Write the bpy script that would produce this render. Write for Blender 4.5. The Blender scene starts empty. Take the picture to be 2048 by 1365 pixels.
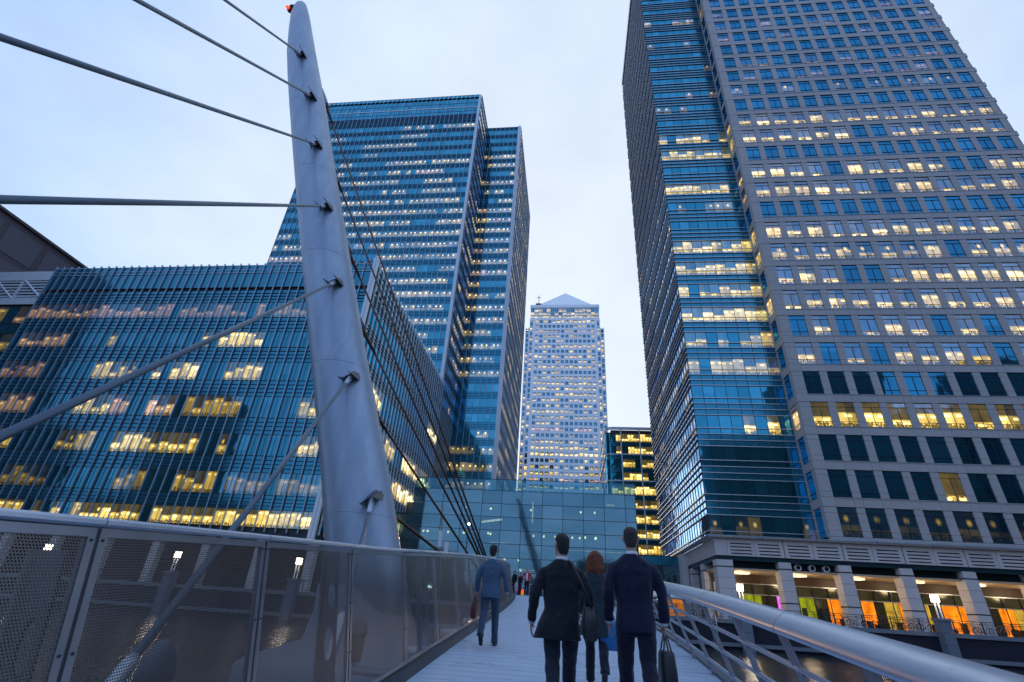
import bpy, bmesh, math, random
from mathutils import Matrix, Vector, noise as mnoise

SC = bpy.context.scene
COL = SC.collection
R = math.radians

# ------------------------------------------------------------------ camera, sky, sun, exposure
cam_d = bpy.data.cameras.new("camera")
cam = bpy.data.objects.new("camera", cam_d)
COL.objects.link(cam)
cam_d.sensor_width = 36.0
cam_d.lens = 36.0 * 980.0 / 2048.0
cam_d.clip_start = 0.05
cam_d.clip_end = 6000
cam_d.dof.use_dof = True
cam_d.dof.focus_distance = 70
cam_d.dof.aperture_fstop = 3.2
cam.matrix_world = Matrix((
    (9.93254617e-01, -4.84183979e-04, 1.15952716e-01, 0),
    (1.01214066e-01, -4.84304595e-01, -8.69025185e-01, 0),
    (5.65772013e-02, 8.74899322e-01, -4.80988769e-01, 0),
    (0, 0, 0, 1)))
SC.camera = cam

SUN_EL, SUN_ROT = R(4.0), R(-20.0)
world = bpy.data.worlds.new("World")
SC.world = world
world.use_nodes = True
wn = world.node_tree.nodes
wl = world.node_tree.links
wn.clear()
w_out = wn.new('ShaderNodeOutputWorld')
w_bg = wn.new('ShaderNodeBackground')
w_bg2 = wn.new('ShaderNodeBackground')
w_add = wn.new('ShaderNodeAddShader')
sky = wn.new('ShaderNodeTexSky')
sky.sky_type = 'NISHITA'
sky.sun_disc = False
sky.sun_elevation = SUN_EL
sky.sun_rotation = SUN_ROT
w_bg2.inputs[1].default_value = 0.05
wl.new(sky.outputs[0], w_bg2.inputs[0])
tc = wn.new('ShaderNodeTexCoord')
dot = wn.new('ShaderNodeVectorMath'); dot.operation = 'DOT_PRODUCT'
nrm = wn.new('ShaderNodeVectorMath'); nrm.operation = 'NORMALIZE'
wl.new(tc.outputs['Generated'], nrm.inputs[0])
wl.new(nrm.outputs[0], dot.inputs[0])
dot.inputs[1].default_value = (0.04, 0.86, 0.51)
mr = wn.new('ShaderNodeMapRange')
mr.inputs[1].default_value = -0.6; mr.inputs[2].default_value = 1.0
wn_noise = wn.new('ShaderNodeTexNoise')
wn_noise.inputs['Scale'].default_value = 2.2
wn_noise.inputs['Detail'].default_value = 5
wn_noise.inputs['Roughness'].default_value = 0.5
wl.new(nrm.outputs[0], wn_noise.inputs['Vector'])
nm = wn.new('ShaderNodeMath'); nm.operation = 'MULTIPLY_ADD'
nm.inputs[1].default_value = 0.5; nm.inputs[2].default_value = -0.24
wl.new(wn_noise.outputs[0], nm.inputs[0])
ad = wn.new('ShaderNodeMath'); ad.operation = 'ADD'
wl.new(dot.outputs['Value'], ad.inputs[0]); wl.new(nm.outputs[0], ad.inputs[1])
wl.new(ad.outputs[0], mr.inputs[0])
cr = wn.new('ShaderNodeValToRGB')
els = cr.color_ramp.elements
els[0].position = 0.0; els[0].color = (0.34, 0.52, 0.94, 1)
els[1].position = 1.0; els[1].color = (0.73, 0.81, 0.94, 1)
e = els.new(0.50); e.color = (0.39, 0.57, 0.94, 1)
e = els.new(0.76); e.color = (0.48, 0.65, 0.95, 1)
e = els.new(0.87); e.color = (0.65, 0.77, 0.95, 1)
wl.new(mr.outputs[0], cr.inputs[0])
wl.new(cr.outputs[0], w_bg.inputs[0])
cl = wn.new('ShaderNodeTexNoise'); cl.inputs['Scale'].default_value = 4.5; cl.inputs['Detail'].default_value = 7; cl.inputs['Roughness'].default_value = 0.55
cmap = wn.new('ShaderNodeMapping'); cmap.inputs['Scale'].default_value = (1, 1, 2.2); wl.new(nrm.outputs[0], cmap.inputs[0]); wl.new(cmap.outputs[0], cl.inputs['Vector'])
cm = wn.new('ShaderNodeMath'); cm.operation = 'MULTIPLY_ADD'; cm.inputs[1].default_value = 0.28; cm.inputs[2].default_value = 0.835
wl.new(cl.outputs[0], cm.inputs[0]); wl.new(cm.outputs[0], w_bg.inputs[1])
wl.new(w_bg.outputs[0], w_add.inputs[0]); wl.new(w_bg2.outputs[0], w_add.inputs[1])
wl.new(w_add.outputs[0], w_out.inputs[0])

sun_d = bpy.data.lights.new("sun", 'SUN')
sun_d.energy = 0.25
sun_d.angle = R(25)
sun_d.color = (1.0, 0.93, 0.85)
sun = bpy.data.objects.new("sun", sun_d)
COL.objects.link(sun)
sun.rotation_euler = (R(90 - 4), 0, R(180 + 20))
SC.view_settings.view_transform = 'Standard'
SC.view_settings.look = 'None'
SC.view_settings.exposure = 0.06
SC.view_settings.gamma = 1.0
SC.view_settings.use_curve_mapping = False
SC.cycles.max_bounces = 8
SC.cycles.transparent_max_bounces = 12
SC.cycles.sample_clamp_indirect = 3.0
SC.cycles.use_denoising = True

random.seed(11)

# ------------------------------------------------------------------ mesh builder
class MB:
    def __init__(s):
        s.v = []; s.f = []; s.m = []; s.uv = []; s.c = []; s.sm = []
        s.T = None; s.hascol = False
    def _pt(s, p):
        if s.T is not None:
            q = s.T @ Vector(p); s.v.append((q.x, q.y, q.z))
        else:
            s.v.append(tuple(p))
    def face(s, pts, m=0, uv=None, col=None, smooth=False):
        b = len(s.v)
        for p in pts: s._pt(p)
        n = len(pts)
        s.f.append(tuple(range(b, b + n))); s.m.append(m); s.sm.append(smooth)
        s.uv.append(uv if uv else [(0, 0), (1, 0), (1, 1), (0, 1)][:n] if n <= 4 else [(0, 0)] * n)
        s.c.append(col if col else (0, 0, 0, 0))
        if col: s.hascol = True
    def box(s, x0, x1, y0, y1, z0, z1, m=0, skip=''):
        P = lambda a, b, c: ((x1 if a else x0), (y1 if b else y0), (z1 if c else z0))
        F = {'-y': [(0,0,0),(1,0,0),(1,0,1),(0,0,1)], '+y': [(1,1,0),(0,1,0),(0,1,1),(1,1,1)],
             '-x': [(0,1,0),(0,0,0),(0,0,1),(0,1,1)], '+x': [(1,0,0),(1,1,0),(1,1,1),(1,0,1)],
             '-z': [(0,1,0),(1,1,0),(1,0,0),(0,0,0)], '+z': [(0,0,1),(1,0,1),(1,1,1),(0,1,1)]}
        for k, q in F.items():
            if k in skip.split(): continue
            s.face([P(*a) for a in q], m)
    def obox(s, c, ax, ay, az, m=0):
        c = Vector(c); ax = Vector(ax); ay = Vector(ay); az = Vector(az)
        g = lambda i, j, k: c + ax*i + ay*j + az*k
        for q in ([(-1,-1,-1),(1,-1,-1),(1,-1,1),(-1,-1,1)], [(1,1,-1),(-1,1,-1),(-1,1,1),(1,1,1)],
                  [(-1,1,-1),(-1,-1,-1),(-1,-1,1),(-1,1,1)], [(1,-1,-1),(1,1,-1),(1,1,1),(1,-1,1)],
                  [(-1,1,-1),(1,1,-1),(1,-1,-1),(-1,-1,-1)], [(-1,-1,1),(1,-1,1),(1,1,1),(-1,1,1)]):
            s.face([g(*a) for a in q], m)
    def rings(s, rings, m=0, cap=True, smooth=True, closed=True):
        b = len(s.v); n = len(rings[0])
        for r in rings:
            for p in r: s._pt(p)
        for i in range(len(rings) - 1):
            for j in range(n if closed else n - 1):
                k = (j + 1) % n
                s.f.append((b+i*n+j, b+i*n+k, b+(i+1)*n+k, b+(i+1)*n+j)); s.m.append(m); s.sm.append(smooth)
                s.uv.append([(j/n, i/len(rings)), ((j+1)/n, i/len(rings)), ((j+1)/n, (i+1)/len(rings)), (j/n, (i+1)/len(rings))])
                s.c.append((0, 0, 0, 0))
        if cap:
            for i, rev in ((0, True), (len(rings) - 1, False)):
                q = [b+i*n+j for j in range(n)]
                if rev: q.reverse()
                s.f.append(tuple(q)); s.m.append(m); s.sm.append(False); s.uv.append([(0, 0)] * n); s.c.append((0, 0, 0, 0))
    def tube(s, pts, r, n=10, m=0, cap=True, smooth=True, ry=None, up=(0, 0, 1)):
        pts = [Vector(p) for p in pts]
        rr = r if isinstance(r, (list, tuple)) else [r] * len(pts)
        r2 = ry if isinstance(ry, (list, tuple)) else ([ry] * len(pts) if ry else rr)
        out = []; a = None
        for i, p in enumerate(pts):
            d = (pts[min(i+1, len(pts)-1)] - pts[max(i-1, 0)]).normalized()
            if a is None:
                u = Vector(up)
                if abs(d.dot(u)) > 0.9: u = Vector((0, 1, 0)) if abs(d.y) < 0.8 else Vector((1, 0, 0))
                a = d.cross(u).normalized()
            else:
                a = (a - d*a.dot(d)).normalized()
            b2 = a.cross(d).normalized()
            out.append([p + a*math.cos(t)*rr[i] + b2*math.sin(t)*r2[i] for t in [2*math.pi*k/n for k in range(n)]])
        s.rings(out, m, cap, smooth)
    def disc(s, c, r, axis='z', n=20, m=0, flip=False):
        c = Vector(c); P = []
        for k in range(n):
            t = 2*math.pi*k/n
            P.append(c + (Vector((math.cos(t)*r, math.sin(t)*r, 0)) if axis == 'z' else Vector((math.cos(t)*r, 0, math.sin(t)*r))))
        if flip: P.reverse()
        s.face(P, m, uv=[(0, 0)] * n)
    def mesh(s, name):
        me = bpy.data.meshes.new(name)
        me.from_pydata(s.v, [], s.f)
        me.polygons.foreach_set('material_index', s.m)
        me.polygons.foreach_set('use_smooth', s.sm)
        ul = me.uv_layers.new(name='UVMap')
        flat = [x for u in s.uv for t in u for x in t]
        ul.data.foreach_set('uv', flat)
        if s.hascol:
            at = me.attributes.new('wcol', 'FLOAT_COLOR', 'CORNER')
            cf = []
            for f, c in zip(s.f, s.c): cf.extend(list(c) * len(f))
            at.data.foreach_set('color', cf)
        me.update()
        return me
    def build(s, name, mats, parent=None, **kw):
        me = s.mesh(name)
        for m in (mats if isinstance(mats, (list, tuple)) else [mats]): me.materials.append(m)
        return put(name, me, (0, 0, 0), parent, **kw)

def put(name, me, loc, parent=None, color=None, rz=0, label=None, kind=None, cat=None, group=None):
    o = bpy.data.objects.new(name, me)
    COL.objects.link(o)
    o.location = loc
    o.rotation_euler = (0, 0, rz)
    if parent:
        o.parent = parent
        o.matrix_parent_inverse = PINV[parent.name]
    if color: o.color = color
    if kind: o['kind'] = kind
    if label: o['label'] = label
    if cat: o['category'] = cat
    if group: o['group'] = group
    return o
PINV = {}
def thing(name, label, cat, loc=(0, 0, 0), group=None):
    o = bpy.data.objects.new(name, None)
    o.empty_display_size = 0.2
    COL.objects.link(o)
    o.location = loc
    o['label'] = label; o['category'] = cat
    if group: o['group'] = group
    PINV[o.name] = Matrix.Translation(-Vector(loc))
    return o
def parentable(o):
    PINV[o.name] = Matrix.Translation(-Vector(o.location))
    return o

# ------------------------------------------------------------------ materials
class NT:
    def __init__(s, name):
        s.mat = bpy.data.materials.new(name); s.mat.use_nodes = True
        s.t = s.mat.node_tree; s.t.nodes.clear()
        s.out = s.t.nodes.new('ShaderNodeOutputMaterial')
    def n(s, typ, **kw):
        o = s.t.nodes.new(typ)
        for k, v in kw.items(): setattr(o, k, v)
        return o
    def l(s, a, b): s.t.links.new(a, b)
    def m(s, op, a, b=None, c=None, clamp=False):
        o = s.t.nodes.new('ShaderNodeMath'); o.operation = op; o.use_clamp = clamp
        for i, x in enumerate((a, b, c)):
            if x is None: continue
            if isinstance(x, (int, float)): o.inputs[i].default_value = x
            else: s.l(x, o.inputs[i])
        return o.outputs[0]
    def mix(s, f, a, b, bl='MIX'):
        o = s.t.nodes.new('ShaderNodeMix'); o.data_type = 'RGBA'; o.blend_type = bl
        for i, x in ((0, f), (6, a), (7, b)):
            if isinstance(x, (int, float)): o.inputs[i].default_value = x
            elif isinstance(x, tuple): o.inputs[i].default_value = (x + (1,))[:4]
            else: s.l(x, o.inputs[i])
        return o.outputs[2]
    def noise(s, scale, detail=3, rough=0.5, vec=None, coord='Object', stretch=None):
        tcn = s.n('ShaderNodeTexCoord')
        v = vec if vec else tcn.outputs[coord]
        if stretch:
            mp = s.n('ShaderNodeMapping'); mp.inputs['Scale'].default_value = stretch
            s.l(v, mp.inputs[0]); v = mp.outputs[0]
        o = s.n('ShaderNodeTexNoise')
        o.inputs['Scale'].default_value = scale; o.inputs['Detail'].default_value = detail; o.inputs['Roughness'].default_value = rough
        s.l(v, o.inputs['Vector'])
        return o.outputs[0]
    def bsdf(s, color, rough=0.5, metal=0.0, spec=None, coat=0):
        b = s.n('ShaderNodeBsdfPrincipled')
        if isinstance(color, tuple): b.inputs['Base Color'].default_value = (color + (1,))[:4]
        else: s.l(color, b.inputs['Base Color'])
        if isinstance(rough, (int, float)): b.inputs['Roughness'].default_value = rough
        else: s.l(rough, b.inputs['Roughness'])
        b.inputs['Metallic'].default_value = metal
        if spec is not None: b.inputs['Specular IOR Level'].default_value = spec
        if coat: b.inputs['Coat Weight'].default_value = coat
        return b
    def bump(s, h, strength, dist, b):
        o = s.n('ShaderNodeBump'); o.inputs['Strength'].default_value = strength; o.inputs['Distance'].default_value = dist
        s.l(h, o.inputs['Height']); s.l(o.outputs[0], b.inputs['Normal'])
    def done(s, sh):
        s.l(sh, s.out.inputs[0]); return s.mat

def M_plain(name, col, rough=0.5, metal=0.0, var=0.15, scale=3.0, bump=0.0, stretch=None, spec=None, coat=0, vcol=None):
    t = NT(name)
    n = t.noise(scale, 4, 0.55, stretch=stretch)
    oi = t.n('ShaderNodeObjectInfo')
    f = t.m('ADD', t.m('MULTIPLY', n, 0.75), t.m('MULTIPLY', oi.outputs['Random'], 0.25))
    d = tuple(c * (1 - var) for c in col); e2 = vcol if vcol else tuple(min(1, c * (1 + var)) for c in col)
    c = t.mix(f, d, e2)
    rr = t.m('MULTIPLY_ADD', n, 0.2, rough - 0.1, clamp=True)
    b = t.bsdf(c, rr, metal, spec, coat)
    if bump:
        t.bump(t.noise(scale * 9, 3, 0.6, stretch=stretch), bump, 0.02, b)
    return t.done(b.outputs[0])

def M_emit(name, col, strength):
    t = NT(name)
    e_ = t.n('ShaderNodeEmission'); e_.inputs[0].default_value = col + (1,)
    n = t.noise(1.1, 4, .65, stretch=(1.6, 1, .7))
    t.l(t.m('MULTIPLY_ADD', t.m('POWER', n, 2.0), strength * 2.6, strength * 0.25), e_.inputs[1])
    return t.done(e_.outputs[0])

def M_glass(name, tint, src='obj', rough=0.04, warm=1.0, wob=0.05, gain=1.0, dark=(0.01, 0.03, 0.04), metal=0.9, glow=1.0, hs=(0.65, 0.32)):
    """coated office glass with a lit or unlit room behind; wcol / object colour = (lit, hue, seed, style)"""
    t = NT(name)
    if src == 'obj':
        oi = t.n('ShaderNodeObjectInfo'); colr = oi.outputs['Color']; alpha = oi.outputs['Alpha']
    else:
        a = t.n('ShaderNodeAttribute'); a.attribute_name = 'wcol'; colr = a.outputs['Color']; alpha = a.outputs['Alpha']
    sp = t.n('ShaderNodeSeparateColor'); t.l(colr, sp.inputs[0])
    lit, hue, seed = sp.outputs[0], sp.outputs[1], sp.outputs[2]
    uvn = t.n('ShaderNodeTexCoord'); us = t.n('ShaderNodeSeparateXYZ'); t.l(uvn.outputs['UV'], us.inputs[0])
    u, v = us.outputs[0], us.outputs[1]
    cv = t.n('ShaderNodeCombineXYZ')
    t.l(t.m('MULTIPLY_ADD', seed, 37.0, u), cv.inputs[0]); t.l(v, cv.inputs[1]); t.l(t.m('MULTIPLY', seed, 19.0), cv.inputs[2])
    n1 = t.noise(2.4, 3, 0.6, vec=cv.outputs[0])
    n2 = t.noise(7.0, 2, 0.6, vec=cv.outputs[0])
    h = t.m('MULTIPLY_ADD', t.m('FRACT', t.m('MULTIPLY', seed, 7.31)), hs[0] , hs[1])
    low = t.m('SUBTRACT', 1.0, t.m('DIVIDE', t.m('SUBTRACT', v, t.m('SUBTRACT', h, 0.02)), 0.05, clamp=True))
    fill = t.m('MULTIPLY', t.m('MULTIPLY_ADD', low, 0.9, 0.10), t.m('MULTIPLY_ADD', n1, 1.25, 0.12))
    furn = t.m('MULTIPLY', t.m('LESS_THAN', v, t.m('MULTIPLY_ADD', n2, 0.5, -0.1)), t.m('GREATER_THAN', n2, 0.42))
    fill = t.m('MULTIPLY', fill, t.m('SUBTRACT', 1.0, t.m('MULTIPLY', furn, 0.8)))
    half = t.m('MULTIPLY', t.m('GREATER_THAN', u, 0.5), t.m('GREATER_THAN', t.m('FRACT', t.m('MULTIPLY', seed, 23.3)), 0.55))
    fill = t.m('MULTIPLY', fill, t.m('SUBTRACT', 1.0, t.m('MULTIPLY', half, t.m('MULTIPLY_ADD', t.m('FRACT', t.m('MULTIPLY', seed, 3.1)), 0.5, 0.15))))
    # ceiling strip light
    dv = t.m('ABSOLUTE', t.m('SUBTRACT', v, t.m('SUBTRACT', h, 0.12)))
    fu = t.m('FRACT', t.m('MULTIPLY_ADD', seed, 3.7, t.m('MULTIPLY', u, 1.25)))
    strip = t.m('MULTIPLY', t.m('LESS_THAN', dv, 0.05), t.m('MULTIPLY', t.m('GREATER_THAN', fu, 0.3), t.m('LESS_THAN', fu, 0.85)))
    # small round ceiling lamp, used by style 1
    du = t.m('SUBTRACT', u, t.m('MULTIPLY_ADD', t.m('FRACT', t.m('MULTIPLY', seed, 5.3)), 0.4, 0.3))
    ddv = t.m('MULTIPLY', t.m('SUBTRACT', v, 0.62), 1.3)
    rad = t.m('SQRT', t.m('ADD', t.m('MULTIPLY', du, du), t.m('MULTIPLY', ddv, ddv)))
    spot = t.m('POWER', t.m('SUBTRACT', 1.0, t.m('DIVIDE', rad, 0.20, clamp=True)), 1.3)
    tot0 = t.m('ADD', fill, t.m('MULTIPLY', strip, 1.0))
    tot1 = t.m('ADD', t.m('MULTIPLY', fill, 0.42), t.m('MULTIPLY', spot, 3.2))
    tm = t.n('ShaderNodeMix'); tm.data_type = 'FLOAT'
    t.l(alpha, tm.inputs[0]); t.l(tot0, tm.inputs[2]); t.l(tot1, tm.inputs[3])
    tot = t.m('MULTIPLY', t.m('MULTIPLY', tm.outputs[0], lit), glow)
    ramp = t.n('ShaderNodeValToRGB'); r_ = ramp.color_ramp.elements
    r_[0].position = 0.0; r_[0].color = (1.0, 0.60, 0.02, 1)
    r_[1].position = 1.0; r_[1].color = (1.0, 0.46, 0.24, 1)
    x = r_.new(0.33); x.color = (1.0, 0.66, 0.05, 1)
    x = r_.new(0.66); x.color = (1.0, 0.66, 0.16, 1)
    t.l(hue, ramp.inputs[0])
    em = t.mix(t.m('MULTIPLY', tot, 0.14, clamp=True), ramp.outputs[0], (1.0, 0.93, 0.78))
    # curtain / interior tone seen through the coating
    tone = t.mix(t.m('MULTIPLY', n1, 0.9), tuple(c * 0.8 for c in tint), tuple(min(1, c * 1.25) for c in tint))
    seedv = t.m('FRACT', t.m('MULTIPLY', seed, 11.7))
    tone = t.mix(t.m('MULTIPLY', seedv, 0.45), tone, tuple(c * 0.5 for c in tint))
    blind = t.m('MULTIPLY', t.m('GREATER_THAN', t.m('FRACT', t.m('MULTIPLY', seed, 17.9)), 0.72), t.m('GREATER_THAN', v, t.m('FRACT', t.m('MULTIPLY', seed, 29.3))))
    tone = t.mix(t.m('MULTIPLY', blind, 0.28), tone, tuple(min(1, c * 1.5 + .04) for c in tint))
    b = t.bsdf(tone, rough, metal)
    b.inputs['Specular Tint'].default_value = (0.45, 0.68, 1.0, 1)
    t.l(em, b.inputs['Emission Color']); t.l(tot, b.inputs['Emission Strength'])
    nb = t.noise(0.35, 2, 0.5, coord='Object')
    nb2 = t.noise(1.1, 1, 0.5, vec=cv.outputs[0])
    t.bump(t.m('ADD', nb, nb2), wob, 0.3, b)
    return t.done(b.outputs[0])

# ------------------------------------------------------------------ material set
G_blue = M_glass("glass_blue", (0.04, 0.245, 0.41), 'obj', wob=0.05, hs=(0.50, 0.20))
G_blue_a = M_glass("glass_blue_joined", (0.04, 0.245, 0.41), 'attr', wob=0.05, hs=(0.50, 0.20))
G_lt = M_glass("glass_tower_cyan", (0.065, 0.33, 0.455), 'obj', wob=0.04)
G_lt_a = M_glass("glass_tower_cyan_joined", (0.065, 0.33, 0.455), 'attr', wob=0.04)
G_teal = M_glass("glass_teal", (0.045, 0.235, 0.32), 'obj', wob=0.03)
G_teal_a = M_glass("glass_teal_joined", (0.02, 0.28, 0.42), 'attr', wob=0.03)
G_bay = M_glass("glass_bay", (0.05, 0.31, 0.45), 'obj', wob=0.03)
G_side = M_glass("glass_side", (0.18, 0.30, 0.46), 'attr', wob=0.05)
G_dark = M_glass("glass_office", (0.03, 0.28, 0.36), 'obj', wob=0.08)
G_dark_a = M_glass("glass_office_joined", (0.03, 0.28, 0.36), 'attr', wob=0.08)
G_ocs = M_glass("glass_far_tower", (0.08, 0.24, 0.33), 'obj', wob=0.02, glow=1.35)
G_ocs_a = M_glass("glass_far_tower_joined", (0.08, 0.24, 0.33), 'attr', wob=0.02, glow=1.35)
SP_blue = M_plain("spandrel_glass_blue", (0.04, 0.26, 0.38), 0.12, 0.75, 0.2, 0.8)
SP_bay = M_plain("spandrel_glass_bay", (0.04, 0.24, 0.35), 0.12, 0.75, 0.2, 0.8)
SP_teal = M_plain("spandrel_glass_teal", (0.035, 0.20, 0.28), 0.10, 0.8, 0.25, 0.8)
RAILB = M_plain("spandrel_rail", (0.02, 0.10, 0.20), 0.4, 0.4, 0.2, 1.0)
FIN = M_plain("aluminium_fin", (0.32, 0.42, 0.53), 0.4, 0.6, 0.12, 1.0)
FINL = M_plain("pale_aluminium", (0.62, 0.67, 0.74), 0.4, 0.2, 0.1, 1.0)
DARKM = M_plain("dark_mullion", (0.02, 0.035, 0.05), 0.4, 0.3, 0.2, 2.0)
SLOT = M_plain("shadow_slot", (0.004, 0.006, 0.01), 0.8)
BARM = M_plain("louvre_metal", (0.52, 0.57, 0.64), 0.35, 0.7, 0.12, 1.0)
STONE = M_plain("grey_stone", (0.43, 0.41, 0.415), 0.65, 0, 0.16, 0.9, bump=0.15)
STONE_L = M_plain("pale_column_stone", (0.54, 0.52, 0.53), 0.6, 0, 0.14, 1.3, bump=0.15)
CORN = M_plain("cornice_metal", (0.45, 0.47, 0.52), 0.3, 0.7, 0.1, 1.0)
DGREEN = M_plain("dark_teal_band", (0.01, 0.045, 0.06), 0.35, 0.3, 0.2, 1.0)
CLAD = M_plain("steel_cladding", (0.80, 0.84, 0.90), 0.45, 0.15, 0.06, 0.3)
STEEL = M_plain("steel_satin", (0.42, 0.48, 0.58), 0.38, 0.75, 0.15, 2.0)
BROWN = M_plain("brown_granite", (0.10, 0.075, 0.085), 0.5, 0, 0.15, 0.5)
BROWNP = M_plain("dusky_panel", (0.125, 0.115, 0.145), 0.45, 0, 0.12, 0.4)
QUAYW = M_plain("quay_wall_dark", (0.008, 0.010, 0.026), 0.7, 0, 0.3, 0.6, bump=0.3)
PAVE = M_plain("paving", (0.18, 0.17, 0.17), 0.7, 0, 0.2, 2.0, bump=0.2)
CONC = M_plain("pale_concrete", (0.17, 0.20, 0.25), 0.75, 0, 0.2, 1.0, bump=0.2)

# ------------------------------------------------------------------ setting: water, quay, far ground
def water_mat():
    t = NT("dock_water")
    tcn = t.n('ShaderNodeTexCoord')
    mp = t.n('ShaderNodeMapping'); mp.inputs['Scale'].default_value = (1.0, 2.2, 1.0); t.l(tcn.outputs['Object'], mp.inputs[0])
    a = t.noise(1.6, 4, 0.6, vec=mp.outputs[0]); b2 = t.noise(0.25, 2, 0.5, vec=mp.outputs[0])
    b = t.bsdf(t.mix(b2, (0.012, 0.014, 0.012), (0.03, 0.03, 0.022)), 0.08, 0, 0.5)
    t.bump(t.m('ADD', a, t.m('MULTIPLY', b2, 2.0)), 0.35, 0.15, b)
    return t.done(b.outputs[0])
mb = MB(); mb.face([(-1500, -1500, -2), (1500, -1500, -2), (1500, 1500, -2), (-1500, 1500, -2)])
mb.build('water', water_mat(), kind='structure')

def stack_quay(name, x0, x1, ye):
    mb = MB(); mb.box(x0, x1, ye, 400, -3.0, 0.40, 0, '-y')
    q = mb.build(name, [PAVE], kind='structure'); parentable(q)
    mb = MB(); mb.box(x0, x1, ye + 0.1, ye + 0.6, -3.2, 0.10, 0); mb.build('quay_wall', [QUAYW], q)
    # coping stones
    w = 2.0; n = int((x1 - x0) / w); me = MB(); me.box(0.01, w - 0.01, 0, 0.62, 0.10, 0.44); me = me.mesh('coping_stone'); me.materials.append(CONC)
    xs = [x0 + i * w for i in range(n)]
    xs = [x for x in xs if -75 < x < 75]
    for x in xs: put('coping_stone', me, (x, ye - 0.02, 0), q)
    mb = MB(); mb.box(x0, x1, ye - 0.15, ye + 0.1, -1.75, -1.45, 0); mb.build('fender_beam', [CONC], q)
    return q
quay_l = stack_quay('quay', -400, 2.0, 52.0)
quay_r = stack_quay('quay', 2.0, 400, 54.6)
mb = MB(); mb.box(-1400, 1400, 400, 1500, -3, 0.3); mb.build('ground', PAVE, kind='structure')

# south-bank mass behind the camera: mirrored in the facades
t = NT("south_bank_facade")
br = t.n('ShaderNodeTexBrick'); tcn = t.n('ShaderNodeTexCoord'); t.l(tcn.outputs['Object'], br.inputs[0])
br.inputs['Scale'].default_value = 0.25
b = t.bsdf((0.05, 0.055, 0.065), 0.6)
SBM = t.done(b.outputs[0])
rs = random.Random(5)
mb = MB()
x = -210
while x < 230:
    w = rs.uniform(22, 45); h = rs.choice([9, 13, 17, 22, 28, 34])
    if 20 < x < 90: h = max(h, 30)
    y0 = rs.uniform(-95, -75)
    mb.box(x, x + w - 3, y0 - 30, y0, -2, h)
    x += w
for x, w, y0, h in ((-300, 60, -80, 66), (-195, 30, -90, 84), (60, 30, -85, 72), (92, 40, -80, 98), (136, 26, -90, 84), (166, 50, -80, 104), (220, 60, -80, 90)):
    mb.box(x, x + w, y0 - 20, y0, -2, h)
mb.build('south_bank_skyline', SBM, kind='stuff', label='dark mass of buildings on the bank opposite, mirrored in the glass')
mb = MB(); mb.box(-600, 600, -500, -70, -3, 0.2); mb.build('south_bank_ground', PAVE, kind='structure')

def rnd_runs(rng, n, p_on, run=(2, 7)):
    out = []
    while len(out) < n:
        on = rng.random() < p_on
        L = rng.randint(*run)
        hue = min(1, max(0, rng.gauss(0.6, 0.2)))
        base = rng.uniform(0.35, 1.0)
        out += [(on, hue, base)] * L
    return out[:n]

FROT = {'S': 0.0, 'E': math.pi / 2, 'W': -math.pi / 2}
def floc(face, u, z, plane):
    return (u, plane, z) if face == 'S' else (plane, u, z)
def fT(face, u, z, plane):
    return Matrix.Translation(Vector(floc(face, u, z, plane))) @ Matrix.Rotation(FROT[face], 4, 'Z')

def g_pane(mb, w, h, col=None, y=0.0, bars=True, trans=None, mull=None, fr=0.05, d=0.07):
    mb.face([(fr*.5, y, fr*.5), (w-fr*.5, y, fr*.5), (w-fr*.5, y, h-fr*.5), (fr*.5, y, h-fr*.5)], 0, None, col)
    if bars:
        mb.box(0, w, y-d, y, 0, fr, 1, '+y -x +x'); mb.box(0, w, y-d, y, h-fr, h, 1, '+y -x +x')
        for tz in (trans or []): mb.box(0, w, y-d, y, h*tz-fr*.5, h*tz+fr*.5, 1, '+y -x +x')
        for mx in (mull or []): mb.box(w*mx-fr*.5, w*mx+fr*.5, y-d*.8, y, 0, h*(trans[-1] if trans else 1), 1, '+y -z +z')

# ================================================================== RIGHT TOWER
RT = thing('stone_and_glass_tower', 'tall right-hand tower with grey stone window grid, glass corner bay and columned ground floor',
           'building', (29, 61.3, 0.4))
PZ = 4.27
NB = 14
WX0 = 30.2
rg = random.Random(3)
m_ = MB(); g_pane(m_, 2.05, 3.2, trans=[0.2, 0.8], mull=[0.5]); 
me_win = m_.mesh('window'); me_win.materials.append(G_blue); me_win.materials.append(DARKM)
m_ = MB(); m_.box(0.0, 2.03, 0, 0.5, 0.02, 1.05); m_.box(0, 2.03, -0.06, 0.0, 0.98, 1.05); m_.box(2.06, 2.98, 0, 0.5, 0.02, 1.05); m_.box(2.06, 2.98, -0.06, 0.0, 0.98, 1.05)
me_sp = m_.mesh('spandrel_panel'); me_sp.materials.append(STONE)
m_ = MB()
for a, b2 in ((0.02, 0.64), (0.67, 2.54), (2.57, 3.18)): m_.box(0.02, 0.93, 0.03, 0.5, a, b2)
me_pier = m_.mesh('pier_panel'); me_pier.materials.append(STONE)
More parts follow.
